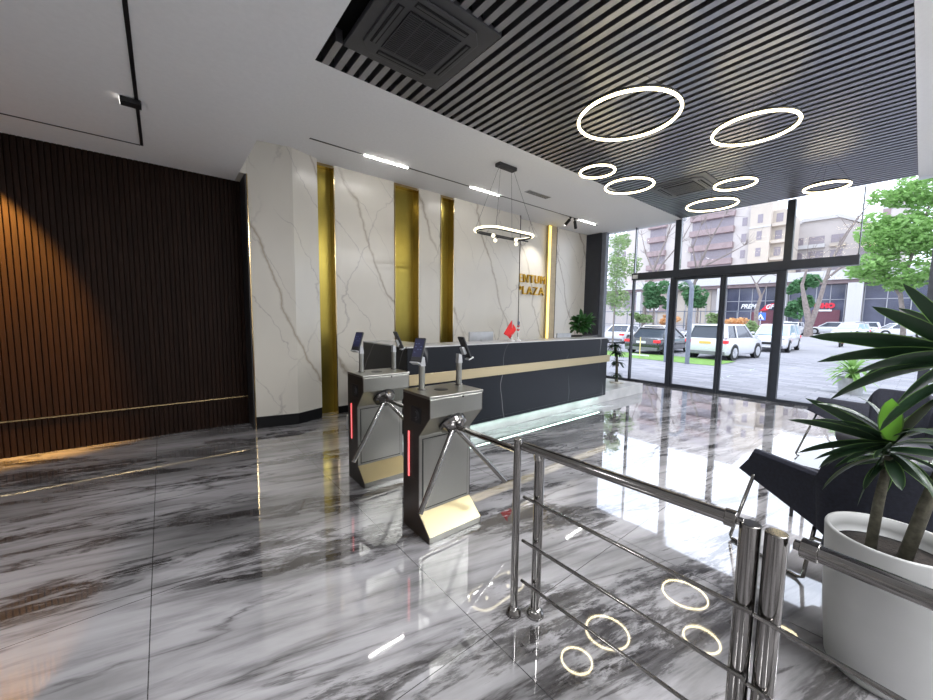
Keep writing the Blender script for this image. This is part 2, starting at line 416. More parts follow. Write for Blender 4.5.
def text_mesh(txt, size, depth, mat, name, parent, loc, rot, bold=0.0, shear=0.0, sx=1.0, space=1.0):
    cu = bpy.data.curves.new(name, 'FONT'); cu.body = txt; cu.size = size; cu.extrude = depth/2; cu.offset = bold; cu.shear = shear; cu.space_character = space
    tmp = bpy.data.objects.new('tmp_text', cu); COL.objects.link(tmp)
    dg = bpy.context.evaluated_depsgraph_get(); me = bpy.data.meshes.new_from_object(tmp.evaluated_get(dg))
    bpy.data.objects.remove(tmp); me.materials.clear(); me.materials.append(mat)
    o = bpy.data.objects.new(name, me); COL.objects.link(o); o.parent = parent
    pl = Vector(parent.location) if parent else Vector((0, 0, 0))
    o.location = Vector(loc)-pl; o.rotation_euler = rot; o.scale = (sx, 1, 1)
    return o

# ================================================================== STRUCTURE
X0, X1, Y0, Y1 = -4.5, 9.35, -4.5, 6.2
ZL, ZH, XB = 3.45, 3.90, .87
struct(MB().box(X0, 9.42, Y0, 6.4, -.2, 0).build('floor', M['floor']))
# low ceiling block on the left and high ceiling with the slatted bay cut out
SX0, SX1, SY0, SY1 = 1.18, 9.33, .21, 3.66
struct(MB().box(X0, XB, Y0, 6.4, ZL, 4.4).build('ceiling', M['ceil']))
b = MB()
b.box(XB, 9.6, SY1, 6.4, ZH, 4.4); b.box(XB, 9.6, Y0, SY0, ZH, 4.4); b.box(XB, SX0, SY0, SY1, ZH, 4.4)
struct(b.build('ceiling', M['ceil']))
struct(MB().box(SX0, 9.6, SY0, SY1, 4.12, 4.4).build('ceiling', M['void']))
AC = [(1.30, 2.26, 2.35, 3.30), (6.62, 7.58, 2.30, 3.26)]   # cassette air conditioners in the bay
b = MB(); b.box(SX0, SX0+.004, SY0, SY1, 3.902, 4.12); b.box(SX0, SX1, SY0, SY0+.0028, 3.902, 4.12); b.box(SX0, SX1, SY1-.0028, SY1, 3.902, 4.12)
struct(b.build('ceiling', M['void']))
b = MB(); px = .1155; x = SX0+.06
while x < SX1-.05:
    segs = [(SY0+.003, SY1-.003)]
    for (ax0, ax1, ay0, ay1) in AC:
        if x+.062 > ax0 and x < ax1: segs = [(SY0+.003, ay0), (ay1, SY1-.003)]
    for (a, c) in segs: b.box(x, x+.060, a, c, ZH, ZH+.11)
    x += px
struct(b.build('ceiling', M['slat']))
# ribbed wood wall
b = MB().box(X0, .953, 6.22, 6.4, 0, ZL)
x = X0
while x < .92:
    b.prism([(x, 6.22), (x+.005, 6.207), (x+.041, 6.207), (x+.046, 6.22)], 'z', .0, ZL); x += .0485
struct(b.build('wall_back', M['wood']))
struct(MB().box(X0, .93, 6.185, 6.2, .398, .412).build('trim_1', M['goldtrim']))
struct(MB().box(XB+.001, .954, 5.80, 6.4, ZL, ZH).build('wall_back', M['marble2']))
struct(MB().box(X0-.2, X0, Y0, 6.4, 0, ZL).build('wall_left', M['plaster']))
struct(MB().box(X0, X1, Y0-.2, Y0, 0, 4.4).build('wall_front', M['plaster']))
# marble column with chamfered front
col = thing('marble_column', (1.4, 5.95, 0), 'cream veined marble column with angled front face at the end of the wood wall', 'column')
poly = [(.955, 6.2), (.955, 5.80), (1.49, 5.68), (1.875, 5.83), (1.875, 6.4), (.955, 6.4)]
MB().prism(poly, 'z', .165, ZH).build('marble_cladding', M['marble2'], col)
def inset(p, d):
    c = Vector((1.4, 6.0)); return [((Vector(q)-c)*(1-d)+c)[:] for q in p]
MB().prism(inset(poly, .006), 'z', 0, .165).build('skirting', M['skirt'], col)
MB().box(.930, .954, 5.795, 6.2, 0, ZL-.001).build('side_panel', M['blackm'], col)
MB().box(.946, .958, 5.785, 5.797, 0, ZL-.001).build('corner_trim', M['goldtrim'], col)
# feature wall: marble slabs at y 5.9, brass recesses at 6.06
recess = [(1.885, 2.15), (3.20, 3.68), (4.18, 4.48)]
slabs = [(2.16, 3.19), (3.69, 4.17), (4.49, 6.38)]
struct(MB().box(1.88, 9.6, 6.2, 6.4, 0, 4.4).build('wall_back', M['plaster']))
n_tr = 2
for (a, c) in slabs:
    MBo = MB().box(a, c, 5.92, 6.2, .12, ZH); o = struct(MBo.build('wall_back', M['marble']))
    struct(MB().box(a+.002, c-.002, 5.925, 6.2, 0, .12).build('baseboard_back', M['skirt']))
for (a, c) in recess:
    struct(MB().box(a, c, 6.08, 6.2, 0, ZH).build('trim_%d' % n_tr, M['gold'])); n_tr += 1
    for xx in (a, c):
        struct(MB().box(xx-.006, xx+.008, 5.905, 6.08, 0, ZH-.04).build('trim_%d' % n_tr, M['goldtrim'])); n_tr += 1
    struct(MB().box(a, c, 5.95, 6.08, ZH-.04, ZH).build('trim_%d' % n_tr, M['goldtrim'])); n_tr += 1
struct(MB().box(6.38, 7.53, 6.10, 6.2, 0, ZH).build('wall_back', M['marble']))
struct(MB().box(6.375, 6.39, 5.91, 6.1, 0, ZH).build('trim_%d' % n_tr, M['blackm'])); n_tr += 1
struct(MB().box(7.53, 7.845, 6.02, 6.2, 0, ZH).build('trim_%d' % n_tr, M['beigetrim'])); n_tr += 1
struct(MB().box(7.845, 7.86, 6.015, 6.2, 0, ZH).build('trim_%d' % n_tr, M['blackm'])); n_tr += 1
struct(MB().box(7.86, 9.24, 6.06, 6.2, 0, ZH).build('wall_back', M['marble']))
tag(MB().box(7.52, 7.60, 6.0, 6.02, .05, ZH-.02).build('led_strip', M['ledy']), 'vertical glowing yellow light strip on the marble wall right of the gold letters', 'light strip')
# corner post
struct(MB().box(9.22, 9.6, 5.62, 6.2, 0, ZH).build('wall_right', M['frame']))
struct(MB().box(9.28, 9.42, 5.50, 5.62, 0, ZH).build('wall_right', M['postg']))
# glazed front
GX = 9.40
def frame_piece(mb, y0, y1, z0, z1, d=.055): mb.box(GX-d, GX+d, y0, y1, z0, z1)
def window(idx, y0, y1, z0, z1, bars):
    r = sempty('window_%d' % idx, (GX, (y0+y1)/2, z0))
    MB().box(GX-.006, GX+.006, y0, y1, z0, z1).build('window_pane', M['glass'], r)
    for (a, c, e, f) in bars:
        mb = MB(); frame_piece(mb, a, c, e, f); mb.build('window_frame', M['frame'], r)
    return r
window(1, 4.73, 5.50, .05, ZH, [(4.73, 5.50, 0, .05), (4.725, 4.735, .05, ZH)])
window(2, 3.80, 4.72, 2.76, ZH, [(3.665, 3.79, 2.76, ZH)])
window(3, 1.80, 3.66, 2.76, ZH, [(1.67, 1.79, 2.76, ZH)])
window(4, .79, 1.67, 2.76, ZH, [(.775, .785, 2.76, ZH)])
window(5, -.02, .77, .05, ZH, [(0, .77, 0, .05), (-.14, -.02, 0, ZH)])
window(6, -2.2, -.14, .05, ZH, [(-2.2, -.14, 0, .05), (-2.32, -2.2, 0, ZH)])
window(7, -4.5, -2.32, .05, ZH, [(-4.5, -2.32, 0, .05)])
window(8, 3.83, 4.72, .06, 2.58, [(3.83, 4.75, 0, .06), (4.72, 4.75, .06, 2.58)])
window(9, .78, 1.72, .06, 2.58, [(.76, 1.72, 0, .06)])
struct(MB().box(GX-.09, GX+.09, .76, 4.76, 2.585, 2.755).build('trim_%d' % n_tr, M['frame'])); n_tr += 1
def door(idx, y0, y1):
    r = sempty('door_%d' % idx, (GX, (y0+y1)/2, 0))
    MB().box(GX-.005, GX+.005, y0+.045, y1-.045, .075, 2.52).build('door_glass', M['glass'], r)
    mb = MB()
    mb.box(GX-.04, GX+.04, y0, y0+.05, 0, 2.58); mb.box(GX-.04, GX+.04, y1-.05, y1, 0, 2.58)
    mb.box(GX-.04, GX+.04, y0+.05, y1-.05, 0, .075); mb.box(GX-.04, GX+.04, y0+.05, y1-.05, 2.52, 2.58)
    mb.build('door_frame', M['frame'], r, bevel=.003)
door(1, 2.765, 3.74); door(2, 1.82, 2.755)
for (a, c) in ((3.74, 3.83), (1.72, 1.82)):
    struct(MB().box(GX-.06, GX+.06, a, c, 0, 2.585).build('trim_%d' % n_tr, M['frame'])); n_tr += 1
tag(MB().box(GX-.115, GX-.091, 4.60, 4.73, 2.62, 2.71).build('transom_badge', M['whitep'], bevel=.004), 'small white control box on the left end of the dark door beam', 'control box')
# ================================================================== CEILING FITTINGS
RINGS = [(4.63, 2.92, .235, 'smallest glowing ring lamp, at the left edge of the slatted ceiling bay'),
         (5.47, 2.91, .345, 'medium glowing ring lamp between the smallest ring and the far air conditioner'),
         (3.63, 1.98, .475, 'largest glowing ring lamp, nearest the camera under the slats'),
         (4.83, 1.25, .375, 'large glowing ring lamp to the right of the largest one'),
         (6.54, 1.87, .265, 'small glowing ring lamp right of the far air conditioner, behind the large right ring'),
         (7.41, 2.44, .385, 'wide glowing ring lamp just below the far air conditioner, close to the window'),
         (7.67, 1.04, .265, 'small glowing ring lamp furthest right near the window top')]
for (cx, cy, r, lb) in RINGS:
    t = thing('ring_lamp', (cx, cy, 3.57), lb, 'ceiling lamp', 'ring lamps under the slatted ceiling')
    r -= .012; MB().tube(ring_pts(cx, cy, 3.57, r), .0135, 8, closed=True).build('light_ring', M['led'], t, smooth=True)
    mb = MB()
    P = ring_pts(cx, cy, 3.595, r); mb.tube(P, .014, 6, closed=True); mb.build('ring_housing', M['blackm'], t, smooth=True)
    for k in range(3):
        a = 2*PI*k/3+.4; MB().tube([(cx+r*math.cos(a), cy+r*math.sin(a), 3.60), (cx+r*.3*math.cos(a), cy+r*.3*math.sin(a), 3.898)], .0016, 5).build('suspension_wire', M['blackm'], t)
# cassette air conditioners
def cassette(x0, x1, y0, y1, lab, light):
    cx, cy = (x0+x1)/2, (y0+y1)/2; hw = (x1-x0)/2
    t = thing('cassette_air_conditioner', (cx, cy, 3.9), lab, 'air conditioner', 'ceiling cassette air conditioners')
    fm = M['aclight'] if light else M['acgrey']
    MB().box(x0+.002, x1-.002, y0+.002, y1-.002, 3.885, 3.93).build('outer_panel', fm, t, bevel=.006)
    def octo(h, c, z0, z1): 
        p = [(-h+c, -h), (h-c, -h), (h, -h+c), (h, h-c), (h-c, h), (-h+c, h), (-h, h-c), (-h, -h+c)]
        return [(cx+a, cy+b2) for a, b2 in p], z0, z1
    p, a, c = octo(hw*.80, .10, 3.868, 3.885); MB().prism(p, 'z', a, c).build('face_panel', fm, t, bevel=.008)
    for k in range(4):
        ang = k*PI/2; R = Matrix.Rotation(ang, 3, 'Z'); d = R@Vector((hw*.66, 0, 0))
        MB().obox((cx+d.x, cy+d.y, 3.866), (.055, hw*1.0, .004), R).build('air_slot', M['void'], t, bevel=.001)
        d = R@Vector((hw*.655, 0, 0))
        MB().obox((cx+d.x, cy+d.y, 3.861), (.022, hw*.96, .004), R).build('louvre', fm, t)
    MB().box(cx-hw*.5, cx+hw*.5, cy-hw*.5, cy+hw*.5, 3.860, 3.868).build('grille_back', M['void'], t)
    mb = MB()
    for i in range(22):
        y = cy-hw*.48+i*hw*.96/21.5; mb.box(cx-hw*.5, cx+hw*.5, y, y+.008, 3.854, 3.860)
    for i in range(5):
        x = cx-hw*.5+i*hw*.98/4; mb.box(x, x+.008, cy-hw*.5, cy+hw*.5, 3.856, 3.860)
    mb.build('intake_grille', fm, t)
cassette(*AC[0], 'dark square cassette air conditioner nearest the camera in the slatted bay', False)
cassette(*AC[1], 'grey square cassette air conditioner far away by the window end of the slatted bay', True)
# linear track over the feature wall
t = thing('light_track', (5, 5.24, 3.9), 'thin black recessed light track running along the ceiling above the marble wall', 'light track')
MB().box(1.6, 8.42, 5.225, 5.25, 3.895, 3.902).build('track_rail', M['black'], t)
for (a, c) in ((2.35, 3.06), (4.33, 5.04), (7.62, 8.3)):
    MB().box(a, c, 5.227, 5.248, 3.886, 3.895).build('light_bar', M['ledw'], t)
for (x, lb) in ((7.30, 'small black cylinder spotlight hanging from the track, left of two'), (7.46, 'small black cylinder spotlight hanging from the track, right of two')):
    t = thing('track_spotlight', (x, 5.237, 3.89), lb, 'spotlight', 'cylinder spotlights on the track')
    MB().box(x-.02, x+.02, 5.222, 5.252, 3.865, 3.894).build('mount', M['black'], t)
    sg = -1 if x < 7.4 else 1; MB().tube([(x, 5.237, 3.875), (x+sg*.01, 5.24, 3.845), (x+sg*.025, 5.245, 3.83), (x+sg*.13, 5.29, 3.70)], [.012, .014, .036, .036], 16).build('lamp_head', M['black'], t, smooth='auto')
    MB().tube([(x+sg*.1305, 5.2902, 3.6994), (x+sg*.1315, 5.2906, 3.698)], .024, 16).build('lens', M['leddim'], t)
lamp('track_spot_beam', 'SPOT', (7.1, 5.34, 3.66), 38, (1, .93, .82), aim=(6.9, 6.1, 2.6), spot_size=math.radians(70), spot_blend=.8, shadow_soft_size=.03)
# vent
t = thing('ceiling_vent', (5.6, 4.68, 3.9), 'small grey slotted vent in the white ceiling beside the pendant lamp', 'vent')
MB().box(5.24, 5.86, 4.66, 4.79, 3.893, 3.90).build('vent_plate', M['silverp'], t)
for k in range(4): MB().box(5.26, 5.84, 4.672+k*.03, 4.683+k*.03, 3.8895, 3.893).build('vent_slot', M['black'], t)
# magnetic track in low ceiling
t = thing('light_track', (-.085, 5.6, 3.45), 'black L shaped light track in the low ceiling above the wood wall', 'light track')
MB().box(-.098, -.072, -1.5, 5.62, 3.444, 3.452).build('track_rail', M['black'], t)
MB().box(-3.8, -.098, 5.612, 5.628, 3.444, 3.452).build('track_rail', M['black'], t)
t = thing('track_spotlight', (-.12, 4.52, 3.45), 'flat black rectangular spotlight on the track in the low ceiling', 'spotlight')
MB().box(-.195, -.055, 4.46, 4.57, 3.405, 3.444).build('lamp_head', M['black'], t, bevel=.004)
MB().box(-.199, -.195, 4.47, 4.56, 3.41, 3.438).build('lens', M['leddim'], t)
for P_ in FILL_PANELS:  # unseen fixtures, added only to brighten the room
    t = thing('added_fill_panel', P_, 'white rectangular ceiling fill light added out of view to brighten the lobby', 'ceiling lamp', 'added lobby fill lights')
    MB().box(P_[0]-.62, P_[0]+.62, P_[1]-.17, P_[1]+.17, P_[2], P_[2]+.008).build('panel_frame', M['whitep'], t)
    MB().box(P_[0]-.58, P_[0]+.58, P_[1]-.14, P_[1]+.14, P_[2]-.004, P_[2]).build('diffuser', M['panel'], t)
# unseen neighbour on the same track that lights the ribbed wall
t = thing('track_spotlight', (-1.72, 5.62, 3.45), 'black spotlight shining warm light down the ribbed wood wall', 'spotlight')
MB().tube([(-1.72, 5.62, 3.44), (-1.72, 5.44, 3.34)], .028, 16).build('lamp_head', M['black'], t)
lamp('wood_wall_spot_beam', 'SPOT', (-1.72, 5.45, 3.30), 750, (1, .50, .10), aim=(-1.68, 6.2, 2.30), spot_size=math.radians(68), spot_blend=.35, shadow_soft_size=.03)
# pendant
t = thing('pendant_lamp', (4.05, 4.08, 3.9), 'oval glowing ring pendant hanging on thin wires above the reception desk', 'pendant lamp')
MB().box(3.97, 4.34, 4.12, 4.23, 3.845, 3.90).build('canopy', M['blackm'], t, bevel=.01)
def stadium(cx, cy, L, r, z, n=16):
    P = []
    for i in range(n+1): a = -PI/2+PI*i/n; P.append((cx+L+r*math.cos(a), cy+r*math.sin(a), z))
    for i in range(n+1): a = PI/2+PI*i/n; P.append((cx-L+r*math.cos(a), cy+r*math.sin(a), z))
    return P
PCX, PCY = 4.05, 4.07
MB().tube(stadium(PCX, PCY, 00.30, .225, 2.86), .017, 10, closed=True).build('light_ring', M['ledp'], t, smooth=True)
MB().tube(stadium(PCX, PCY, .30, .195, 2.845), .014, 8, closed=True).build('ring_frame', M['blackm'], t, smooth=True)
MB().box(PCX-.52, PCX+.52, PCY-.012, PCY+.012, 2.80, 2.815).build('cross_bar', M['blackm'], t)
for (dx, dy) in ((-.33, -.10), (-.08, .12), (.12, -.12), (.36, .10)):
    MB().tube([(PCX+dx, PCY+dy*.3, 2.806), (PCX+dx, PCY+dy, 2.78)], .006, 6).build('globe_stem', M['blackm'], t)
    g = MB().lathe([(.001, -.028), (.018, -.022), (.028, 0), (.018, .022), (.001, .028)], (PCX+dx, PCY+dy, 2.765), 14).build('globe_bulb', M['ledp'], t, smooth=True)
for (dx, dy, sx) in ((-.40, -.235, -.16), (-.40, .235, -.12), (.40, -.235, .12), (.40, .235, .16)):
    MB().tube([(PCX+dx, PCY+dy, 2.87), (4.155+sx*.95, 4.175+dy*.15, 3.86)], .0022, 5).build('suspension_wire', M['blackm'], t)

# ================================================================== RECEPTION
t = thing('stone_platform', (5, 4.3, 0), 'low pale marble platform under the reception desk and planter', 'platform')
MB().box(1.95, 8.07, 3.75, 5.05, 0, .205).build('platform_body', M['plat'], t, bevel=.006)
desk = thing('reception_desk', (4.3, 4.0, .2), 'long black marble reception desk with brass band standing on pale platform', 'reception desk')
DX0, DX1, DY0 = 2.15, 6.44, 3.69
MB().box(DX0, DX1, DY0, 3.95, .207, 1.235).build('front_panel', M['dmarble'], desk, bevel=.004)
MB().box(DX0, DX1, DY0, DY0+.05, .165, .2068).build('plinth_lip', M['dmarble'], desk)
MB().box(DX0, 2.6, 3.951, 4.90, .207, 1.235).build('side_wing', M['dmarble'], desk, bevel=.004)
MB().box(DX0-.02, DX1+.06, DY0-.022, DY0-.001, .80, .925).build('brass_band', M['goldstripe'], desk, bevel=.003)
MB().box(DX1+.001, DX1+.06, DY0, 3.97, .80, .925).build('brass_band', M['goldstripe'], desk, bevel=.003)
mb = MB().box(DX0, DX1, DY0+.001, 4.12, 1.2355, 1.25); mb.box(DX0, 2.62, 4.12, 4.90, 1.2355, 1.25)
mb.build('countertop', M['plat'], desk)
MB().box(2.61, DX1-.031, 4.15, 4.75, .93, .96).build('work_surface', M['plat'], desk)
MB().box(DX1-.03, DX1, 3.96, 4.75, .207, .93).build('end_panel', M['dmarble'], desk)
MB().box(DX0+.05, DX1-.05, DY0+.052, DY0+.058, .175, .19).build('under_light', M['ledg'], desk)
lamp('desk_strip_light', 'AREA', (4.2, DY0+.03, .155), 3, (.62, 1, .84), aim=(4.2, DY0-.25, -.4), shape='RECTANGLE', size=4.2, size_y=.02)
# monitors
def monitor(x0, x1, y, zt, lab):
    t = thing('computer_monitor', ((x0+x1)/2, y, .96), lab, 'monitor', 'monitors on the reception desk')
    MB().box(x0, x1, y, y+.03, zt-.36, zt).build('screen_housing', M['silverp'], t, bevel=.008)
    MB().box(x0+.02, x1-.02, y+.03, y+.034, zt-.34, zt-.02).build('display', M['black'], t)
    c = (x0+x1)/2; MB().box(c-.03, c+.03, y-.04, y, .97, zt-.12).build('stand_neck', M['silverp'], t)
    MB().box(c-.12, c+.12, y-.09, y+.08, .96, .975).build('stand_base', M['silverp'], t, bevel=.004)
monitor(3.62, 4.12, 4.35, 1.375, 'silver back of a computer monitor behind the desk beside the small red flag')
monitor(5.85, 6.30, 4.40, 1.31, 'silver monitor back at the right end of the desk in front of the bushy plant')
# flags
def flag(x, y, zt, mats, lab, poly, holder):
    t = thing('desk_flag', (x, y, 1.25), lab, 'flag', 'small flags on the reception desk')
    MB().tube([(x, y, 1.265), (x+.012, y, zt)], .004, 6).build('flag_pole', M['silverp'], t)
    if holder: MB().lathe([(.05, 0), (.05, .012), (.014, .03), (.012, .06)], (x, y, 1.25), 20).build('flag_base', M['whitep'], t, smooth='auto')
    for (m_, pts) in zip(mats, poly):
        n = 7; rows = []
        (ax, az), (bx, bz), (cx_, cz), (dx, dz) = pts
        for i in range(n):
            for j in range(n):
                u, v = i/(n-1), j/(n-1)
                xx = (ax*(1-u)+bx*u)*(1-v)+(dx*(1-u)+cx_*u)*v; zz = (az*(1-u)+bz*u)*(1-v)+(dz*(1-u)+cz*u)*v
                rows.append((xx, y+.012*math.sin(6*u+2*v), zz))
        mb = MB().add(rows, [(i*n+j, i*n+j+1, (i+1)*n+j+1, (i+1)*n+j) for i in range(n-1) for j in range(n-1)])
        o = mb.build('flag_cloth', m_, t, smooth=True, recalc=False); o.modifiers.new('s', 'SOLIDIFY').thickness = .002
flag(4.02, 3.85, 1.56, [M['flagr']], 'small red triangular looking desk flag hanging from a white stand', [[(4.02, 1.565), (4.11, 1.41), (4.00, 1.285), (3.86, 1.36)]], True)
fl = flag(4.155, 3.85, 1.60, [M['flagb'], M['flagr'], M['flagw'], M['flagr'], M['flagw']], 'tiny furled flag with navy top and red and white stripes',
     [[(4.155, 1.58), (4.185, 1.52), (4.185, 1.48), (4.155, 1.49)]] + [[(4.150-.004*k, 1.49-.028*k), (4.188, 1.48-.028*k), (4.188, 1.455-.028*k), (4.146-.004*k, 1.462-.028*k)] for k in range(4)], True)
# wall lettering
t = thing('wall_lettering', (6.5, 6.09, 2.4), 'raised gilded capital letters on the marble wall behind the desk', 'sign')
for (s, x, z, sz) in (('ENTUM', 6.52, 2.44, .285), ('PLAZA', 6.47, 2.16, .285)):
    o = text_mesh(s, sz, .05, M['letter'], 'letter_row', t, (x, 6.065, z), (PI/2, 0, 0), bold=-.002, sx=.90 if s == 'ENTUM' else 1.0, space=1.22)
# plants by the desk
def leaf_strip(mb, base, d, L, w, droop, n=7, fold=.25, edge=False, mid=0, emi=1, up=None, roll=0):
    """one strap leaf: starts at base, leaves along d, bends down by droop"""
    base = Vector(base); d = Vector(d).normalized(); side = d.cross(Vector((0, 0, 1)))
    if side.length < .05: side = Vector((1, 0, 0))
    side.normalize(); side = Matrix.Rotation(roll, 3, d)@side; p = base.copy(); dirn = d.copy(); rows = []
    for i in range(n+1):
        s = i/n; wd = w*(math.sin(PI*min(1, s*.85+.12))**.7)*(1 if s < .97 else .1)
        if i == n: wd = w*.03
        nrm = side.cross(dirn).normalized()
        cols = [(-1, fold), (-.88, fold*.8), (0, 0), (.88, fold*.8), (1, fold)] if edge else [(-1, fold), (0, 0), (1, fold)]
        rows.append([p+side*(c*wd/2)+nrm*(h_*wd/2) for c, h_ in cols])
        dirn = (dirn+Vector((0, 0, -droop/n))).normalized(); p = p+dirn*(L/n)
    k = len(rows[0]); vs = [v for r in rows for v in r]; base_i = len(mb.v)
    mb.v += [tuple(v) for v in vs]
    for i in range(n):
        for j in range(k-1):
            mb.f.append((base_i+i*k+j, base_i+i*k+j+1, base_i+(i+1)*k+j+1, base_i+(i+1)*k+j))
            mb.mi.append(emi if (edge and j in (0, k-2)) else mid)
rnd = random.Random(3)
t = thing('potted_pothos', (6.95, 4.55, .96), 'bushy glossy green plant in a grey box behind the right end of the desk', 'plant')
MB().box(6.70, 7.30, 4.42, 4.72, .207, 1.24).build('planter_box', M['acgrey'], t, bevel=.006)
MB().box(6.72, 7.28, 4.44, 4.70, 1.24, 1.246).build('soil', M['soil'], t)
mb = MB()
for k in range(190):
    a = rnd.uniform(0, 2*PI); e = rnd.uniform(-.4, 1.4); c = Vector((6.90, 4.57, 1.42)); r = rnd.uniform(.04, .24)
    b0 = c+Vector((math.cos(a)*r, math.sin(a)*r*.7, math.sin(e)*r*.95))
    leaf_strip(mb, b0, (math.cos(a)*math.cos(e), math.sin(a)*math.cos(e), math.sin(e)), rnd.uniform(.09, .15), rnd.uniform(.06, .085), .9, 4, roll=rnd.uniform(-1, 1))
leaf_strip(mb, (6.90, 4.57, 1.58), (-.25, 0, 1), .24, .08, .1, 5, roll=.6)
mb.build('foliage', [M['leafp'], M['leafp']], t, smooth=True, recalc=False)
mb = MB()
for k in range(6): mb.tube([(6.97, 4.57, 1.24), (6.97+rnd.uniform(-.1, .1), 4.57+rnd.uniform(-.08, .08), 1.45)], .006, 6)
mb.build('stem', M['leafp'], t)
t = thing('tufted_plant', (7.68, 4.15, .205), 'slim dark green tufted plant in pale pebbles on the platform beside the desk', 'plant')
MB().lathe([(.15, 0), (.13, .012), (.05, .02), (.001, .022)], (7.68, 4.15, .206), 20).build('pebbles', M['gravel'], t, smooth=True)
MB().tube([(7.68, 4.15, .21), (7.66, 4.15, .55), (7.64, 4.15, .8), (7.55, 4.15, 1.08)], [.035, .028, .025, .02], 10).build('stem', M['stem'], t, smooth=True)
for (c, sc, cnt) in (((7.67, 4.15, .38), .17, 30), ((7.66, 4.15, .66), .21, 34), ((7.60, 4.15, .90), .24, 36), ((7.53, 4.15, 1.05), .20, 44)):
    mb = MB()
    for k in range(cnt):
        a = rnd.uniform(0, 2*PI); e = rnd.uniform(-.2, .9)
        leaf_strip(mb, c, (math.cos(a)*math.cos(e), math.sin(a)*math.cos(e), math.sin(e)), sc*rnd.uniform(.8, 1.2), .035, 1.1, 4)
    mb.build('leaf_tuft', [M['leafd'], M['leafd']], t, recalc=False)

# ================================================================== TURNSTILES
def make_turnstile():
    t = thing('tripod_turnstile', (1.62, 2.25, 0), '', 'turnstile', 'steel tripod turnstiles')
    xl, xr = 1.38, 1.86
    prof = [(2.43, 0), (2.43, 1.035), (2.07, 1.035), (2.07, .905), (2.21, .745), (2.21, .165), (2.07, .045), (2.07, 0)]
    MB().prism(prof, 'x', xl+.004, xr-.004).build('cabinet', M['steel'], t, bevel=.004)
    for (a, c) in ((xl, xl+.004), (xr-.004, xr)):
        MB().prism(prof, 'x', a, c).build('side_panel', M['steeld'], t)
    MB().box(xl-.003, xr+.003, 2.066, 2.433, 1.0355, 1.056).build('lid', M['steel'], t, bevel=.004)
    MB().lathe([(.055, 0), (.052, .002), (.001, .0025)], (1.60, 2.25, 1.0565), 28).build('top_sensor', M['black'], t, smooth='auto')
    MB().tube([(1.665, 2.069, 1.027), (1.665, 2.064, 1.027)], .006, 12).build('lock', M['chrome'], t)
    MB().box(xl+.035, xr-.035, 2.203, 2.2075, .20, .715).build('front_panel', M['steel'], t)
    MB().box(xl+.029, xr-.029, 2.2076, 2.2098, .188, .721).build('panel_seam', M['seam'], t)
    # kick plate lies on the sloping foot
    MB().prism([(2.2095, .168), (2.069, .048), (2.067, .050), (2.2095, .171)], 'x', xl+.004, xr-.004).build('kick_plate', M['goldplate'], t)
    # card reader and light bar on the entrance side
    MB().box(xl-.004, xl-.0005, 2.18, 2.31, .84, .955).build('card_reader', M['black'], t, bevel=.001)
    mb = MB()
    mb.tube([(xl-.006, 2.245+.022*math.cos(a*PI/8), .898+.022*math.sin(a*PI/8)) for a in range(3, 14)], .003, 6)
    mb.tube([(xl-.006, 2.245+.038*math.cos(a*PI/8), .898+.038*math.sin(a*PI/8)) for a in range(4, 13)], .003, 6)
    mb.build('reader_icon', M['acgrey'], bpy.data.objects['card_reader'] if False else t)
    MB().box(xl-.005, xl-.0005, 2.338, 2.353, .41, .755).build('light_bar', M['ledr'], t)
    # hub on the slanted face
    H = Vector((1.62, 2.12, .812)); ax = Vector((0, -.7071, -.7071))
    MB().tube([H-ax*.06, H-ax*.012], .106, 28).build('hub_collar', M['black'], t, smooth='auto')
    MB().tube([H-ax*.012, H+ax*.012, H+ax*.045], [.104, .100, .050], 28).build('hub', M['chrome'], t, smooth='auto')
    for d in ((0, -1, 0), (-.612, -.25, -.75), (.612, -.25, -.75)):
        dv = Vector(d).normalized(); s = H+ax*.01
        MB().tube([s+dv*.015, s+dv*.04], .026, 14).build('arm_socket', M['chrome'], t, smooth='auto')
        MB().tube([s+dv*.041, s+dv*.635], .0185, 16).build('arm', M['chrome'], t, smooth='auto', bevel=.003)
    # face terminals
    for sg, px_ in ((-1, 1.475), (1, 1.825)):
        y = 2.32
        MB().tube([(px_, y, 1.056), (px_, y, 1.235)], .023, 16).build('terminal_post', M['steel'], t, smooth='auto')
        MB().tube([(px_, y, 1.0565), (px_, y, 1.064)], .034, 18).build('post_flange', M['chrome'], t, smooth='auto')
        MB().prism([(-.02, 1.235), (.02, 1.235), (.012, 1.30), (-.015, 1.31)], 'y', y-.02, y+.02).build('post_neck', M['silverp'], None)
        nk = bpy.data.objects[-1] if False else COL.objects[-1]
        nk.data.transform(Matrix.Translation(Vector((px_, 0, 0))-Vector(t.location))); nk.parent = t
        # tablet frame: local x = screen normal, tilted back, yawed towards the approaching person
        yaw = PI+math.radians(28) if sg < 0 else math.radians(-8)
        R = Matrix.Rotation(yaw, 3, 'Z')@Matrix.Rotation(math.radians(-24), 3, 'Y')
        c = Vector((px_, y, 1.335))+R@Vector((.055, 0, 0))
        body = MB().obox(c, (.018, .088, .185), R).build('face_terminal', M['black'], t, bevel=.006)
        sc_ = MB().obox(c+R@Vector((.0096, 0, .012)), (.001, .074, .135), R)
        o = sc_.build('screen', M['screen'], t); o.parent = body; 
        o.data.transform(Matrix.Identity(4))
        ic = MB()
        for k in range(7):
            ic.obox(c+R@Vector((.0104, -.022+.022*(k % 3), .045-.022*(k//2))), (.0006, .012, .006), R)
        i2 = ic.build('screen_icon', M['screeni'], t); i2.parent = body
        MB().obox(c+R@Vector((-.022, 0, -.02)), (.026, .045, .06), R).build('bracket', M['silverp'], t, bevel=.003)
        MB().obox(c+R@Vector((.004, 0, -.102)), (.05, .07, .010), R).build('sensor_tray', M['silverp'], t, bevel=.003)
    return t
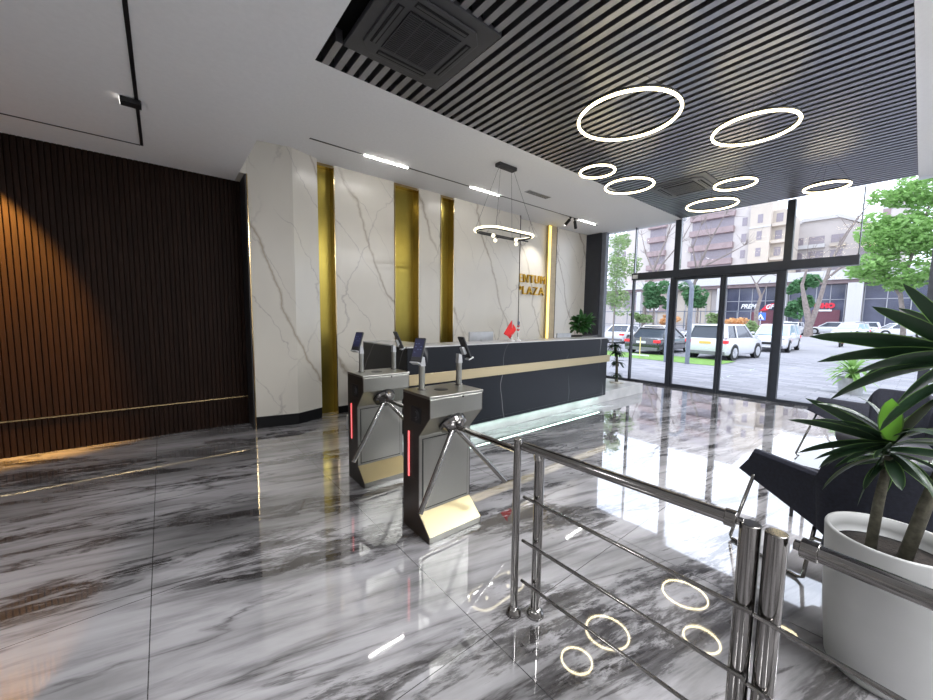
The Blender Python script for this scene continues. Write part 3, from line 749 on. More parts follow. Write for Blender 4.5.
t1 = make_turnstile()
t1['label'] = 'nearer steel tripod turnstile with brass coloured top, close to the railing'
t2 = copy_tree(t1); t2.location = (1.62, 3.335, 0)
t2['label'] = 'further steel tripod turnstile partly hidden behind the nearer one'
t1['label'] = 'nearer steel tripod turnstile, standing close to the end of the railing'

# ================================================================== RAILINGS
def railing(lab, posts, rail, bars, flange, caps):
    t = thing('railing', (posts[0][0], posts[0][1], 0), lab, 'railing', 'polished steel railings')
    for (x, y, r, z) in posts:
        MB().tube([(x, y, 0), (x, y, z)], r, 20).build('post', M['chrome'], t, smooth='auto', bevel=.003)
        if flange: MB().lathe([(r+.022, 0), (r+.020, .012), (r+.012, .028), (r+.001, .045)], (x, y, 0), 24).build('base_flange', M['chrome'], t, smooth=True)
    a, c, r = rail
    MB().tube([a, c], r, 20).build('handrail', M['chrome'], t, smooth='auto')
    for (p, q) in bars: MB().tube([p, q], .0085, 12).build('rail_bar', M['chrome'], t, smooth='auto')
    for (p, q, rr) in caps: MB().tube([p, q], rr, 18).build('rail_bracket', M['chrome'], t, smooth='auto', bevel=.002)
    return t
railing('polished steel railing section with three thin bars between the turnstile and the double posts',
        [(1.405, 1.283, .020, .975), (1.49, 1.205, .026, .875), (1.50, .312, .031, .922)],
        ((1.425, 1.262, .935), (1.495, .372, .918), .023),
        [((1.44, 1.265, z), (1.467, .284, z-.019)) for z in (.655, .412, .185)], True,
        [((1.49, 1.205, .870), (1.475, 1.205, .915), .030), ((1.494, .385, .918), (1.499, .352, .917), .030), ((1.499, .352, .917), (1.5, .33, .915), .014)])
railing('polished steel railing section in front of the big white plant pot',
        [(1.50, .243, .031, .922), (1.36, -.95, .027, .925)],
        ((1.497, .165, .905), (1.37, -.95, .905), .026),
        [((1.466, .278, z+.024), (1.34, -.95, z)) for z in (.610, .36, .12)], False,
        [((1.4985, .2, .906), (1.497, .165, .905), .016), ((1.498, .182, .905), (1.494, .140, .905), .031)])

# ================================================================== DRACAENA IN WHITE POT
PX, PY = 2.47, .005
t = thing('potted_dracaena', (PX, PY, 0), 'large white plastic pot with broad leaved dracaena behind the railing at the right', 'plant')
prof = [(.001, 0), (.165, 0), (.182, .02), (.205, .28), (.215, .50), (.222, .645), (.219, .652), (.205, .650), (.200, .60), (.199, .565)]
MB().lathe(prof, (PX, PY, 0), 64).build('pot', M['pot'], t, smooth=True)
MB().lathe([(.197, 0), (.12, .012), (.001, .02)], (PX, PY, .565), 32).build('soil', M['soil'], t, smooth=True)
MB().tube([(2.44, .07, .57), (2.43, .06, .80), (2.42, .045, 1.02)], [.020, .018, .014], 12).build('stem', M['stem'], t, smooth=True)
MB().tube([(2.44, -.03, .57), (2.43, -.065, .82), (2.46, -.12, 1.12), (2.47, -.14, 1.42)], [.024, .022, .018, .015], 12).build('stem', M['stem'], t, smooth=True)
def crown(c, n, L, w, seedv, extra, emin=-.3, emax=1.0):
    rr = random.Random(seedv); mb = MB(); c = Vector(c)
    for k in range(n):
        a = k*2.399+rr.uniform(-.2, .2); e = emin+(emax-emin)*((k+.5)/n)**1.2
        b0 = c+Vector((0, 0, -.08+.12*k/n))
        leaf_strip(mb, b0, (math.cos(a)*math.cos(e), math.sin(a)*math.cos(e), math.sin(e)), L*rr.uniform(.65, 1.25), w*rr.uniform(.75, 1.25), rr.uniform(.3, 1.5), 9, .22, True, roll=rr.uniform(-1.1, 1.1))
    for (tip, ww, dr) in extra:
        tip = Vector(tip); v = tip-c; LL = v.length*1.05; d = v.normalized()+Vector((0, 0, dr*.5))
        leaf_strip(mb, c, d, LL, ww, dr, 10, .15, True, roll=1.0)
    return mb
mb = crown((2.42, .045, 1.07), 30, .25, .042, 5, [((2.35, .363, 1.126), .05, .4), ((2.35, .306, 1.235), .05, .3), ((2.30, .259, .972), .045, .6), ((2.35, .197, .935), .04, .6),
    ((2.35, .11, .80), .035, .7), ((2.35, .323, .973), .05, .6), ((2.36, -.06, 1.30), .055, .2)])
mb.build('foliage', [M['leafd'], M['leafedge']], t, smooth=True, recalc=False)
mb = MB(); leaf_strip(mb, (2.375, .05, 1.10), (-.22, .02, 1), .19, .075, .05, 8, .1, True); mb.build('young_leaf', [M['leafb'], M['leafedge']], t, smooth=True, recalc=False)
mb = crown((2.47, -.14, 1.46), 13, .31, .065, 8, [((2.40, .125, 1.666), .065, .35), ((2.40, .05, 1.75), .055, .2), ((2.38, .31, 1.535), .085, .35), ((2.36, .28, 1.425), .07, .55),
    ((2.34, .225, 1.25), .08, .8), ((2.36, .03, 1.22), .085, 1.0), ((2.3, .16, 1.39), .07, .7)])
mb.build('foliage', [M['leafd'], M['leafedge']], t, smooth=True, recalc=False)

# ================================================================== LOUNGE CHAIRS AND TABLE
def make_chair():
    """local: faces +y; width along x; origin on the floor under the seat"""
    t = thing('lounge_chair', (0, 0, 0), '', 'chair', 'dark upholstered lounge chairs by the window')
    # shell: U-shaped wall with flared arms, thick, higher at the back
    pts = []; N = 36
    def prof(s):   # plan outline from one flared wing round the back to the other wing
        a = abs(s); sg = 1 if s > 0 else -1
        if a > .45:
            u = (a-.45)/.55; x = .27+.33*u; y = -.22+.16*u; zt = .72+.015*u; zb = .37+.195*u; bx = .25+.43*u; by = -.16+.14*u
        else:
            v = a/.45; th = v*PI/2; x = .27*math.sin(th); y = -.31+.09*(1-math.cos(th)); bx = x*.925; by = y+.06; zb = .35+.02*v
            zt = .90 if v < .45 else .90-.18*(3*((v-.45)/.55)**2-2*((v-.45)/.55)**3)
        return sg*x, y, sg*bx, by, zt, zb
    outer = [prof(-1+2*i/N) for i in range(N+1)]
    TH = .055; vs = []; fs = []
    for i, (x, y, bx, by, zt, zb) in enumerate(outer):
        a = outer[max(0, i-1)]; c = outer[min(N, i+1)]
        tx, ty = c[0]-a[0], c[1]-a[1]; l = math.hypot(tx, ty); nx, ny = -ty/l, tx/l
        if nx*(-x)+ny*(-.05-y) < 0: nx, ny = -nx, -ny
        m = .5
        ring = [(bx, by, zb), ((x+bx)/2+(x-bx)*.15, (y+by)/2, (zt+zb)/2), (x, y, zt-.02), (x+nx*.015, y+ny*.015, zt), (x+nx*(TH-.012), y+ny*(TH-.012), zt), (x+nx*TH, y+ny*TH, zt-.02), (bx+nx*TH, by+ny*TH, zb+.01)]
        vs.append(ring)
    MB().loft(vs).build('shell', M['fabric'], t, world=False, smooth='auto', bevel=.004)
    s = MB(); ring = []
    outl = [(-.27, .26), (.27, .26), (.36, .08), (.24, -.16), (.16, -.25), (-.16, -.25), (-.24, -.16), (-.36, .08)]
    s.loft([[(x*.94, y*.94, .34) for x, y in outl], [(x, y, .37) for x, y in outl], [(x, y, .42) for x, y in outl], [(x*.9, y*.9, .45) for x, y in outl]])
    s.build('seat_cushion', M['cushion'], t, world=False, smooth=True)
    MB().box(-.22, .22, -.26, .22, .30, .338).build('seat_pan', M['fabric'], t, world=False, bevel=.01)
    for sx in (-1, 1):
        MB().tube([(sx*.585, -.05, .56), (sx*.71, .05, .03), (sx*.70, .04, .012), (sx*.60, .0, .0115), (sx*.32, -.13, .0115), (sx*.29, -.145, .03), (sx*.26, -.12, .36)], .011, 10).build('leg', M['chrome'], t, world=False, smooth=True)
    MB().tube([(-.27, -.13, .29), (.27, -.13, .29)], .0105, 10).build('cross_bar', M['chrome'], t, world=False, smooth=True)
    return t
c1 = make_chair(); c1['label'] = 'nearest dark lounge chair, seen from its side just beyond the white plant pot'
c1.location = (3.14, .06, 0); c1.rotation_euler = (0, 0, math.radians(-88))
c2 = copy_tree(c1); c2.location = (5.60, .14, 0); c2.rotation_euler = (0, 0, math.radians(72)); c2['label'] = 'further dark lounge chair beyond the glass table, its grey seat catching window light'
t = thing('side_table', (4.22, .28, 0), 'low glass topped side table with slim metal legs between the lounge chairs', 'table')
MB().box(3.92, 4.52, -.02, .58, .440, .450).build('table_top', M['tableglass'], t, bevel=.002)
mb = MB().box(3.93, 4.51, -.01, .57, .415, .4395); mb.build('top_frame', M['blackm'], t)
for (x, y) in ((3.94, 0), (3.94, .56), (4.50, 0), (4.50, .56)):
    MB().box(x-.011, x+.011, y-.011, y+.011, 0, .4145).build('leg', M['blackm'], t)

# ================================================================== OUTSIDE
PR = [(9.42, -.01), (20, -.3), (35, -.3), (70, .1), (140, .1)]
def zg(x):
    for (a, za), (c, zc) in zip(PR, PR[1:]):
        if x <= c: return za+(zc-za)*(x-a)/(c-a)
    return PR[-1][1]
def ground(name, xs, y0, y1, mat, dz=0):
    v = []; 
    for x in xs: v += [(x, y0, zg(x)+dz), (x, y1, zg(x)+dz)]
    return MB().add(v, [(2*i, 2*i+2, 2*i+3, 2*i+1) for i in range(len(xs)-1)]).build(name, mat)
g = ground('ground', [9.42, 15, 20, 26], -60, 80, M['paving']); struct(g)
g = ground('ground', [26, 35, 50, 70, 140], -110, 170, M['asphalt']); struct(g)
g = MB().add([(16.9, 5.1, zg(16.9)+.012), (17.1, 14, zg(17.1)+.012), (20.6, 14, -.285), (20.5, 5.3, -.285)], [(0, 3, 2, 1)]).build('lawn', M['grass'])
tag(g, 'strip of bright green lawn behind the parked cars', 'lawn', kind='stuff')

# --- cars: local x forward, origin on the ground at the centre
def car(name, loc, yaw, L, W, H, paint, lab, cat='car', belt=.62, suv=False, group=None, plate='platew', gl='cglass'):
    t = thing(name, loc, lab, cat, group, rz=yaw)
    h2, w2 = L/2, W/2; bz = H*belt; z0 = .20*H/1.5
    st = [(-h2, .90, z0+.12, bz-.16), (-h2+.06, .97, z0+.03, bz-.03), (-h2+.5, 1, z0, bz+.02), (-L*.1, 1, z0, bz), (L*.18, 1, z0, bz-.01),
          (h2-.95, .99, z0, bz-.06), (h2-.35, .95, z0+.02, bz-.15), (h2-.08, .86, z0+.06, bz-.24), (h2, .76, z0+.12, bz-.33)]
    if suv: st[-3:] = [(h2-.35, .96, z0+.02, bz-.08), (h2-.08, .90, z0+.04, bz-.15), (h2, .82, z0+.10, bz-.24)]
    rings = []
    for (x, ws, za, zb) in st:
        ww = w2*ws; rings.append([(x, -ww+.08, za), (x, -ww, za+.12), (x, -ww, (za+zb)/2+.05), (x, -ww+.04, zb-.07), (x, -ww+.14, zb), (x, ww-.14, zb), (x, ww-.04, zb-.07), (x, ww, (za+zb)/2+.05), (x, ww, za+.12), (x, ww-.08, za)])
    MB().loft(rings).build('body', M[paint], t, world=False, smooth='auto', bevel=.01)
    # greenhouse
    if suv: xr0, xr1, xf1, xf0 = -h2+.10, -h2+.30, L*.06, L*.24
    else: xr0, xr1, xf1, xf0 = -h2+.75, -h2+1.35, L*.04, L*.24
    wb, wt = w2-.10, w2-.25; zt = H-.05; zb = bz-.02
    def slabpts(xr, xf, w_, z): return [(xr, -w_, z), (xf, -w_*.94, z), (xf, w_*.94, z), (xr, w_, z)]
    MB().loft([slabpts(xr0, xf0, wb, zb), slabpts(xr1, xf1, wt, zt)]).build('windows', M[gl], t, world=False)
    ro = MB().loft([slabpts(xr1-.10, xf1+.06, wt+.03, zt-.035), slabpts(xr1-.05, xf1, wt+.02, zt+.02), slabpts(xr1+.12, xf1-.2, wt-.08, H)])
    ro.build('roof', M[paint], t, world=False, smooth='auto', bevel=.012)
    mb = MB()
    for sy in (-1, 1):
        for (u, th) in ((0, .055), (1, .045)):
            a = (xr0 if u == 0 else xf0, sy*wb*(1 if u == 0 else .94), zb); c = (xr1 if u == 0 else xf1, sy*wt*(1 if u == 0 else .94), zt)
            mb.tube([a, c], th if not (suv and u == 0) else .09, 6)
        xm = (xr1+xf1)/2-.1; mb.tube([(xm-.02, sy*(wb+.005), zb), (xm, sy*(wt+.005), zt)], .035, 6)
    mb.build('pillar', M[paint], t, world=False)
    wr = .325 if not suv else .36; xw = L/2-.82
    for sx in (-1, 1):
        for sy in (-1, 1):
            cx, cy = sx*xw*(1 if sx < 0 else .98), sy*(w2-.10)
            wh = MB().tube([(cx, cy-.11, wr), (cx, cy+.115*1, wr)], wr, 24).build('wheel', M['tyre'], t, world=False, smooth='auto', bevel=.02)
            yo = cy+sy*.117
            r_ = MB().tube([(cx, yo-.012*sy, wr), (cx, yo+.004*sy, wr)], wr*.66, 20)
            for k in range(5):
                a = k*2*PI/5; r_.obox((cx+math.cos(a)*wr*.34, yo+.008*sy, wr+math.sin(a)*wr*.34), (wr*.6, .02, .05), Matrix.Rotation(-a, 3, 'Y'))
            o = r_.build('wheel_rim', M['rim'], t, world=False, smooth='auto'); o.parent = wh
            MB().tube([(cx, sy*(w2-.055), wr+.01), (cx, sy*(w2+.003), wr+.01)], wr+.055, 24).build('wheel_arch', M['black'], t, world=False, smooth='auto')
    # bumper band, lamps, plates, mirrors
    MB().box(-h2-.03, -h2+.12, -w2*.9, w2*.9, z0+.03, z0+.20).build('rear_bumper', M['trimg'], t, world=False, bevel=.02)
    MB().box(h2-.10, h2+.02, -w2*.78, w2*.78, z0+.03, z0+.20).build('front_bumper', M['trimg'], t, world=False, bevel=.02)
    for sy in (-1, 1):
        MB().box(-h2-.012, -h2+.22, sy*w2*.66, sy*(w2*1.0-.02), bz-.26, bz-.11).build('tail_light', M['tail'], t, world=False, bevel=.02)
        MB().box(h2-.20, h2-.015, sy*w2*.50, sy*w2*.84, bz-.36 if not suv else bz-.28, bz-.25 if not suv else bz-.17).build('headlight', M['silverp'], t, world=False, bevel=.02)
        MB().box(L*.20, L*.20+.10, sy*(w2-.06), sy*(w2+.13), bz, bz+.13).build('mirror', M[paint], t, world=False, bevel=.03)
    MB().box(-h2-.02, -h2+.01, -.26, .26, bz-.30, bz-.18).build('number_plate', M[plate], t, world=False)
    MB().box(h2-.02, h2+.012, -.5, .5, z0+.24, z0+.40).build('grille', M['black'], t, world=False, bevel=.02)
    MB().box(h2, h2+.03, -.26, .26, z0+.08, z0+.18).build('number_plate', M['platew'], t, world=False)
    return t
car('parked_car', (22.6, 9.62, -.3), 0, 4.8, 1.95, 1.46, 'carb', 'black saloon car with red tail lamps parked behind the left glass', group='parked cars outside')
car('parked_car', (22.35, 6.30, -.3), math.radians(-7), 4.2, 1.92, 1.72, 'carw', 'white sport utility car seen from the rear with yellow number plate', suv=True, plate='platey', group='parked cars outside')
car('parked_car', (30.9, 5.95, -.3), PI+.03, 4.9, 1.95, 1.70, 'carw', 'white pickup style car facing the lobby, right of the rear facing white one', suv=True, group='parked cars outside', gl='cglassl')
car('parked_car', (29.3, 15.2, -.3), 0, 4.6, 1.9, 1.45, 'carw', 'white car furthest left behind the young tree outside', group='parked cars outside')
car('parked_car', (28.6, 12.3, -.3), .04, 4.6, 1.9, 1.5, 'carw', 'white car just beyond the black saloon on its left', group='parked cars outside')
car('parked_car', (28.5, 9.3, -.3), PI, 4.6, 1.9, 1.55, 'carw', 'white car directly beyond the roof of the black saloon', group='parked cars outside')
for (x, y, yaw, lab, gl) in ((57.5, 9.7, PI, 'far white car left of the forked tree trunk, facing the lobby', 'cglass'), (63.5, 7.0, PI/2, 'far white estate car side on, right of the forked tree trunk', 'cglass'),
        (55, 4.6, PI-.2, 'far white car with pale blue windscreen near the orange scooter', 'cglassl'), (68, 5.3, PI/2, 'far white car side on in front of the white shop pillar', 'cglass'),
        (61, 1.6, PI/2+.5, 'far white car parked under the big leafy tree at the right', 'cglass'), (66, 12.2, PI, 'far white car behind the facing pickup style car', 'cglass')):
    car('parked_car', (x, y, zg(x)), yaw, 4.4, 1.85, 1.55, 'carw', lab, suv=True, group='parked cars outside', gl=gl)
t = thing('scooter', (38.8, 3.65, -.26), 'orange red scooter standing on the far paving by the plant leaves', 'scooter')
MB().loft([[(38.1, 3.55, .1), (38.1, 3.75, .1), (38.1, 3.75, .3), (38.1, 3.55, .3)], [(38.8, 3.5, 0), (38.8, 3.8, 0), (38.8, 3.8, .5), (38.8, 3.5, .5)], [(39.5, 3.55, .2), (39.5, 3.75, .2), (39.5, 3.75, .45), (39.5, 3.55, .45)]]).build('scooter_body', M['carr'], t, smooth='auto')
for x in (38.2, 39.4): MB().tube([(x, 3.6, 0), (x, 3.7, 0)], .25, 16).build('wheel', M['tyre'], t)
MB().tube([(38.25, 3.65, .1), (38.4, 3.65, .75), (38.4, 3.4, .8)], .03, 6).build('handlebar', M['black'], t)
MB().tube([(38.4, 3.65, .75), (38.4, 3.9, .8)], .03, 6).build('handlebar', M['black'], t)

# --- arch, barrier post, road sign
t = thing('steel_arch', (16.6, 5.97, -.22), 'blue grey curved steel arch standing on the lawn edge outside the doors', 'arch')
P = [(16.6, 5.97, -.22), (16.6, 5.97, 2.85)]+[(16.6, 5.97+.42-.42*math.cos(a*PI/8), 2.85+.42*math.sin(a*PI/8)) for a in range(1, 8)]+[(16.6, 6.81, 2.85), (16.6, 6.81, -.22)]
MB().tube(P, .085, 12).build('arch_tube', M['postg'], t, smooth='auto')
t = thing('barrier_post', (18.3, 8.75, -.235), 'thin yellow parking barrier post on the lawn behind the black saloon', 'post')
MB().tube([(18.3, 8.75, -.235), (18.3, 8.75, .72)], .025, 8).build('pole', M['yellowp'], t)
MB().box(18.28, 18.32, 8.3, 9.2, -.20, -.13).build('base_bar', M['platew'], t)
t = thing('crossing_sign', (55, 12.15, zg(55)), 'blue square pedestrian crossing sign with white triangle above the bushes', 'sign')
MB().tube([(55.05, 12.15, zg(55)), (55.05, 12.15, 2.7)], .05, 8).build('sign_pole', M['rim'], t)
MB().box(54.95, 55, 11.66, 12.62, 1.66, 2.56).build('sign_plate', M['signb'], t, bevel=.02)
MB().prism([(12.50, 1.76), (11.78, 1.76), (12.14, 2.44)], 'x', 54.93, 54.949).build('sign_triangle', M['signw'], t)
mb = MB().tube([(54.915, 12.14, 2.05), (54.915, 12.10, 1.86)], .05, 6); mb.tube([(54.915, 12.14, 2.05), (54.915, 12.2, 1.82)], .045, 6); mb.tube([(54.915, 12.10, 1.9), (54.915, 12.04, 1.80)], .035, 6); mb.lathe([(.001, -.05), (.05, 0), (.001, .05)], (54.915, 12.15, 2.16), 8)
mb.build('sign_pedestrian', M['black'], t)

# --- trees
def trunk(mb, pts, r0, r1, n=8):
    k = len(pts); mb.tube(pts, [r0+(r1-r0)*i/(k-1) for i in range(k)], n)
def leaves(clumps, count, size, mat, t, seedv, name='crown'):
    rr = random.Random(seedv); v = []; f = []
    sub = []
    for (c, r_) in clumps:
        for k in range(9):
            q = rr.uniform(.28, .55); d = Vector((rr.gauss(0, 1), rr.gauss(0, 1), rr.gauss(0, 1))).normalized()*rr.uniform(.35, .85)
            sub.append(((c[0]+d.x*r_[0], c[1]+d.y*r_[1], c[2]+d.z*r_[2]), (r_[0]*q, r_[1]*q, r_[2]*q)))
    clumps = sub
    for k in range(count):
        c, rad = rr.choices(clumps, weights=[(a[1][0]*a[1][1]*a[1][2])**.67 for a in clumps])[0]
        while True:
            d = Vector((rr.uniform(-1, 1), rr.uniform(-1, 1), rr.uniform(-1, 1)))
            if .001 < d.length < 1: break
        d *= d.length**-.55 if d.length > .2 else 1
        p = Vector(c)+Vector((d.x*rad[0], d.y*rad[1], d.z*rad[2])); 
        a = Vector((rr.gauss(0, 1), rr.gauss(0, 1), rr.gauss(0, .5))).normalized(); q = a.cross(Vector((rr.gauss(0, 1), rr.gauss(0, 1), rr.gauss(0, 1)))).normalized()
        s = size*rr.uniform(.6, 1.4); i = len(v)
        v += [tuple(p-a*s), tuple(p+q*s*.45), tuple(p+a*s), tuple(p-q*s*.45)]; f.append((i, i+1, i+2, i+3))
    return MB().add(v, f).build(name, mat, t, recalc=False)
def tree(loc, lab, trunks, clumps, count, size, mat, seedv, cat='tree', group='trees outside', name='street_tree', grow=0):
    t = thing(name, loc, lab, cat, group)
    mb = MB()
    for (pts, a, c) in trunks: trunk(mb, pts, a, c)
    if grow:
        rr = random.Random(seedv)
        for (pts, a, c) in list(trunks):
            for k in range(grow):
                i = rr.randrange(1, len(pts)); p = Vector(pts[i]); d = (p-Vector(pts[i-1])).normalized()
                L = (p-Vector(pts[0])).length*.45*rr.uniform(.4, 1)
                d = (d+Vector((rr.gauss(0, .6), rr.gauss(0, .9), rr.gauss(.1, .5)))).normalized(); q = [p-d*.05]
                for s in range(4): d = (d+Vector((rr.gauss(0, .15), rr.gauss(0, .25), .12))).normalized(); q.append(q[-1]+d*L/4)
                trunk(mb, q, c*.8, c*.15, 5)
    if trunks: mb.build('trunk', M['bark'], t, smooth='auto')
    if clumps: leaves(clumps, count, size, mat, t, seedv)
    return t
# young tree left
tree((21.5, 12.0, -.3), 'young pale leafed tree at the left edge of the glass', [([(21.5, 12.0, -.3), (21.5, 12.0, 1.4), (21.5, 11.95, 3.4), (21.5, 11.9, 5.6)], .06, .02)],
     [((21.5, 12.0, 3.0), (1.0, .95, 1.1)), ((21.5, 11.8, 4.6), (1.1, 1.1, 1.2)), ((21.5, 11.9, 6.0), (.8, .8, .9))], 2600, .095, M['treey'], 1)
# big green tree right
tree((30.5, .6, -.3), 'big bright green leafy tree filling the right side of the window', [([(30.5, .55, -.3), (30.5, .6, 1.6), (30.4, .85, 3.2), (30.2, .6, 5), (30, .2, 7.5)], .13, .04), ([(30.4, .8, 3.0), (30, 1.6, 4.6), (30, 2.2, 6)], .1, .03)],
     [((30, .6, 7.6), (1.8, 1.9, 1.6)), ((30, 1.7, 6.2), (1.6, 1.4, 1.1)), ((30, 1.9, 4.6), (1.5, 1.2, .85)), ((30, .2, 5.2), (1.8, 1.9, 1.5)), ((30.4, -1.4, 6.2), (1.8, 1.8, 2.2)), ((30, .5, 3.9), (1.4, 1.3, .55)), ((30, 1.6, 8.2), (1.2, .9, .5)), ((29.5, -2.6, 5), (2, 1.8, 2.4))],
     14000, .13, M['treel'], 2)
# green trees mid distance
tree((60, 26.8, 0), 'dark green round tree far left between the glass posts', [([(60, 26.8, 0), (60, 26.8, 4)], .2, .1)], [((60, 26.8, 6.2), (2, 1.9, 2)), ((60, 26.3, 4.2), (1.8, 1.7, 1.4))], 2600, .26, M['treed'], 3)
tree((60, 20.6, 0), 'dark green tree beside the steel arch', [([(60, 20.6, 0), (60, 20.6, 4)], .18, .1)], [((60, 21.4, 5.6), (1.6, 1.9, 1.6)), ((60, 20.3, 4.2), (1.6, 1.5, 1.2))], 2000, .24, M['treed'], 4)
tree((62, 10.2, 0), 'green leafy tree behind the forked trunk', [([(62, 9.6, 0), (62, 9.7, 4)], .2, .1)], [((61, 9.5, 5.8), (1.6, 1.5, 1.4)), ((61, 9.6, 3.4), (1.5, 1.4, 1.5))], 2600, .24, M['treed'], 5)
# bare trees
tree((55, 7.8, 0), 'large forked bare tree with thick pale trunk', [([(55, 7.8, .1-.2), (55, 7.85, 1.7), (55, 8.3, 3.6), (55, 8.7, 5.6), (55, 8.3, 8)], .42, .07), ([(55, 7.7, 1.2), (55, 7.2, 3.6), (55, 6.9, 5.6), (55, 6.4, 8.4), (55, 5.4, 11), (55, 4.0, 13.8)], .26, .04), ([(55, 6.9, 6.0), (55, 5.8, 7.2), (55, 5.2, 7.4), (55, 4.6, 8.6)], .14, .04), ([(55, 6.6, 7.6), (55, 6.0, 10), (55, 4.9, 12.2)], .1, .03)], None, 0, 0, None, 6, group='bare trees outside', grow=10)
tree((45, 10.3, 0), 'small pale Y shaped bare tree in front of the dark shop', [([(45, 10.2, -.15), (45, 10.3, 2.6), (45, 10.05, 3.9), (45, 10.5, 5.2)], .22, .10), ([(45, 10.5, 5.1), (45, 10.9, 5.9), (45, 11.6, 6.5)], .07, .03), ([(45, 10.5, 5.1), (45, 10.1, 5.8), (45, 9.5, 6.1), (45, 8.9, 5.8)], .07, .03)], None, 0, 0, None, 7, group='bare trees outside', grow=1)
tree((60, 24, 0), 'tall spreading bare tree before the brown balconied tower, left one', [([(60, 28.4, 0), (60, 28.1, 6), (60, 27, 10), (60, 25.5, 14), (60, 24.5, 18)], .32, .05), ([(60, 27.8, 7), (60, 26, 10), (60, 23.5, 13), (60, 22, 16)], .16, .04), ([(60, 27.2, 9), (60, 28.6, 12), (60, 29.4, 15)], .14, .04)], None, 0, 0, None, 8, group='bare trees outside', grow=22)
tree((60, 19, 0), 'tall spreading bare tree before the brown balconied tower, right one', [([(62, 22.6, 0), (62, 22.2, 6), (61, 21, 10), (60, 19.5, 13), (60, 18, 16)], .3, .05), ([(62, 22, 7), (60, 20, 9.3), (60, 17.5, 10.5), (60, 15.6, 11.5)], .15, .04), ([(62, 21.6, 8), (60, 21.8, 12), (60, 20.9, 15)], .15, .04)], None, 0, 0, None, 9, group='bare trees outside', grow=22)
# bushes
tree((45, 11.6, -.1), 'orange leaved bush behind the rear facing white car', [], [((45, 11.8, 1.2), (1.0, 1.0, .75))], 900, .13, M['orange'], 10, cat='bush', group='bushes outside', name='bush')
tree((43, 10.0, -.1), 'green shaggy bush under the blue crossing sign', [], [((43, 9.9, .8), (.9, .9, .95)), ((43, 9.3, .6), (.7, .7, .7))], 1300, .13, M['treey'], 11, cat='bush', group='bushes outside', name='bush')
tree((58, 27.5, 0), 'green hedge bush left, before the fence', [], [((58, 27.6, 1.9), (.8, 1.9, .9))], 900, .2, M['treey'], 12, cat='bush', group='bushes outside', name='bush')
tree((58, 23.6, 0), 'yellowish hedge bush before the fence, by the left door post', [], [((58, 23.9, 1.7), (.8, 1.5, .9))], 700, .2, M['orange'], 13, cat='bush', group='bushes outside', name='bush')
tree((58, 17.6, 0), 'green hedge bush before the fence, left of the orange bush', [], [((58, 18, 1.8), (.8, 1.2, 1.0))], 700, .2, M['treey'], 14, cat='bush', group='bushes outside', name='bush')
# outside planter seen between the dracaena leaves
t = thing('outdoor_planter', (12.6, .95, zg(12.6)), 'grey planter with light green spiky plant outside the glass', 'plant')
z = zg(12.6); MB().lathe([(.001, 0), (.20, 0), (.26, .38), (.23, .38), (.22, .33)], (12.6, .95, z), 24).build('planter_pot', M['silverp'], t, smooth='auto')
MB().lathe([(.22, .0), (.001, .02)], (12.6, .95, z+.33), 20).build('soil', M['soil'], t)
rnd = random.Random(5)
mb = MB()
for k in range(60):
    a = k*2.4; e = rnd.uniform(.1, 1.4); leaf_strip(mb, (12.6, .95, z+.36+.25*rnd.random()), (math.cos(a)*math.cos(e), math.sin(a)*math.cos(e), math.sin(e)), .55, .07, 1.2, 6)
mb.build('foliage', [M['treel'], M['treel']], t, recalc=False)
# fence
t = thing('garden_fence', (66, 28, 0), 'long dark rail fence in front of the pale building', 'fence')
mb = MB()
mb.box(66, 66.08, 14.9, 42, 2.9, 3.02); mb.box(66, 66.08, 14.9, 42, .6, .7); mb.build('rail', M['postg'], t)
for k in range(12): MB().box(66, 66.1, 15+k*2.4, 15.1+k*2.4, 0, 3.1).build('post', M['postg'], t)

# --- buildings
BX = 80
t = thing('shop_podium', (BX, 20, .1), 'long low podium building with white canopy and dark shop fronts', 'building')
MB().box(BX+.6, BX+8.2, -30, 60, .1, 9.2).build('wall', M['bcream'], t)
MB().box(BX-1.6, BX+.6, -30, 60, 7.9, 9.3).build('canopy', M['bwhite'], t)
MB().box(BX-.9, BX+.6, -30, 60, 7.35, 7.9).build('soffit_band', M['bbrown'], t)
for (a, c) in ((23.0, 24.0), (14.2, 15.3), (5.7, 7.3), (-5, -3.6), (38, 38.9)):
    MB().box(BX-1.5, BX-.3, a, c, .1, 7.35).build('column', M['bwhite'], t)
for (a, c) in ((15.3, 22.9), (7.6, 14.1), (-3.4, 5.6), (-14, -5.2)):
    MB().box(BX+.2, BX+.5, a, c, .1, 7.3).build('shop_glazing', M['bglass'], t)
    mb = MB(); n = 4
    for k in range(n+1): y = a+(c-a)*k/n; mb.box(BX+.1, BX+.199, y-.05, y+.05, .1, 7.3)
    mb.box(BX+.1, BX+.199, a, c, 4.95, 5.05); mb.build('mullion', M['bmull'], t)
for (a, c) in ((16, 19), (8, 11.2)): MB().box(BX+.05, BX+.095, a, c, .4, 3.4).build('red_shop_panel', M['bred'], t)
for k in range(6):
    y = 25.5+k*3.6; MB().box(BX+.45, BX+.59, y, y+2.6, 3.9 if k > 3 else 1, 7.2).build('window', M['bwin'] if k > 3 else M['bbeige'], t)
for k in range(10): MB().box(BX+.3, BX+.44, 24.4+k*1.8, 24.5+k*1.8, .1, 7.3).build('mullion', M['bmull'], t)
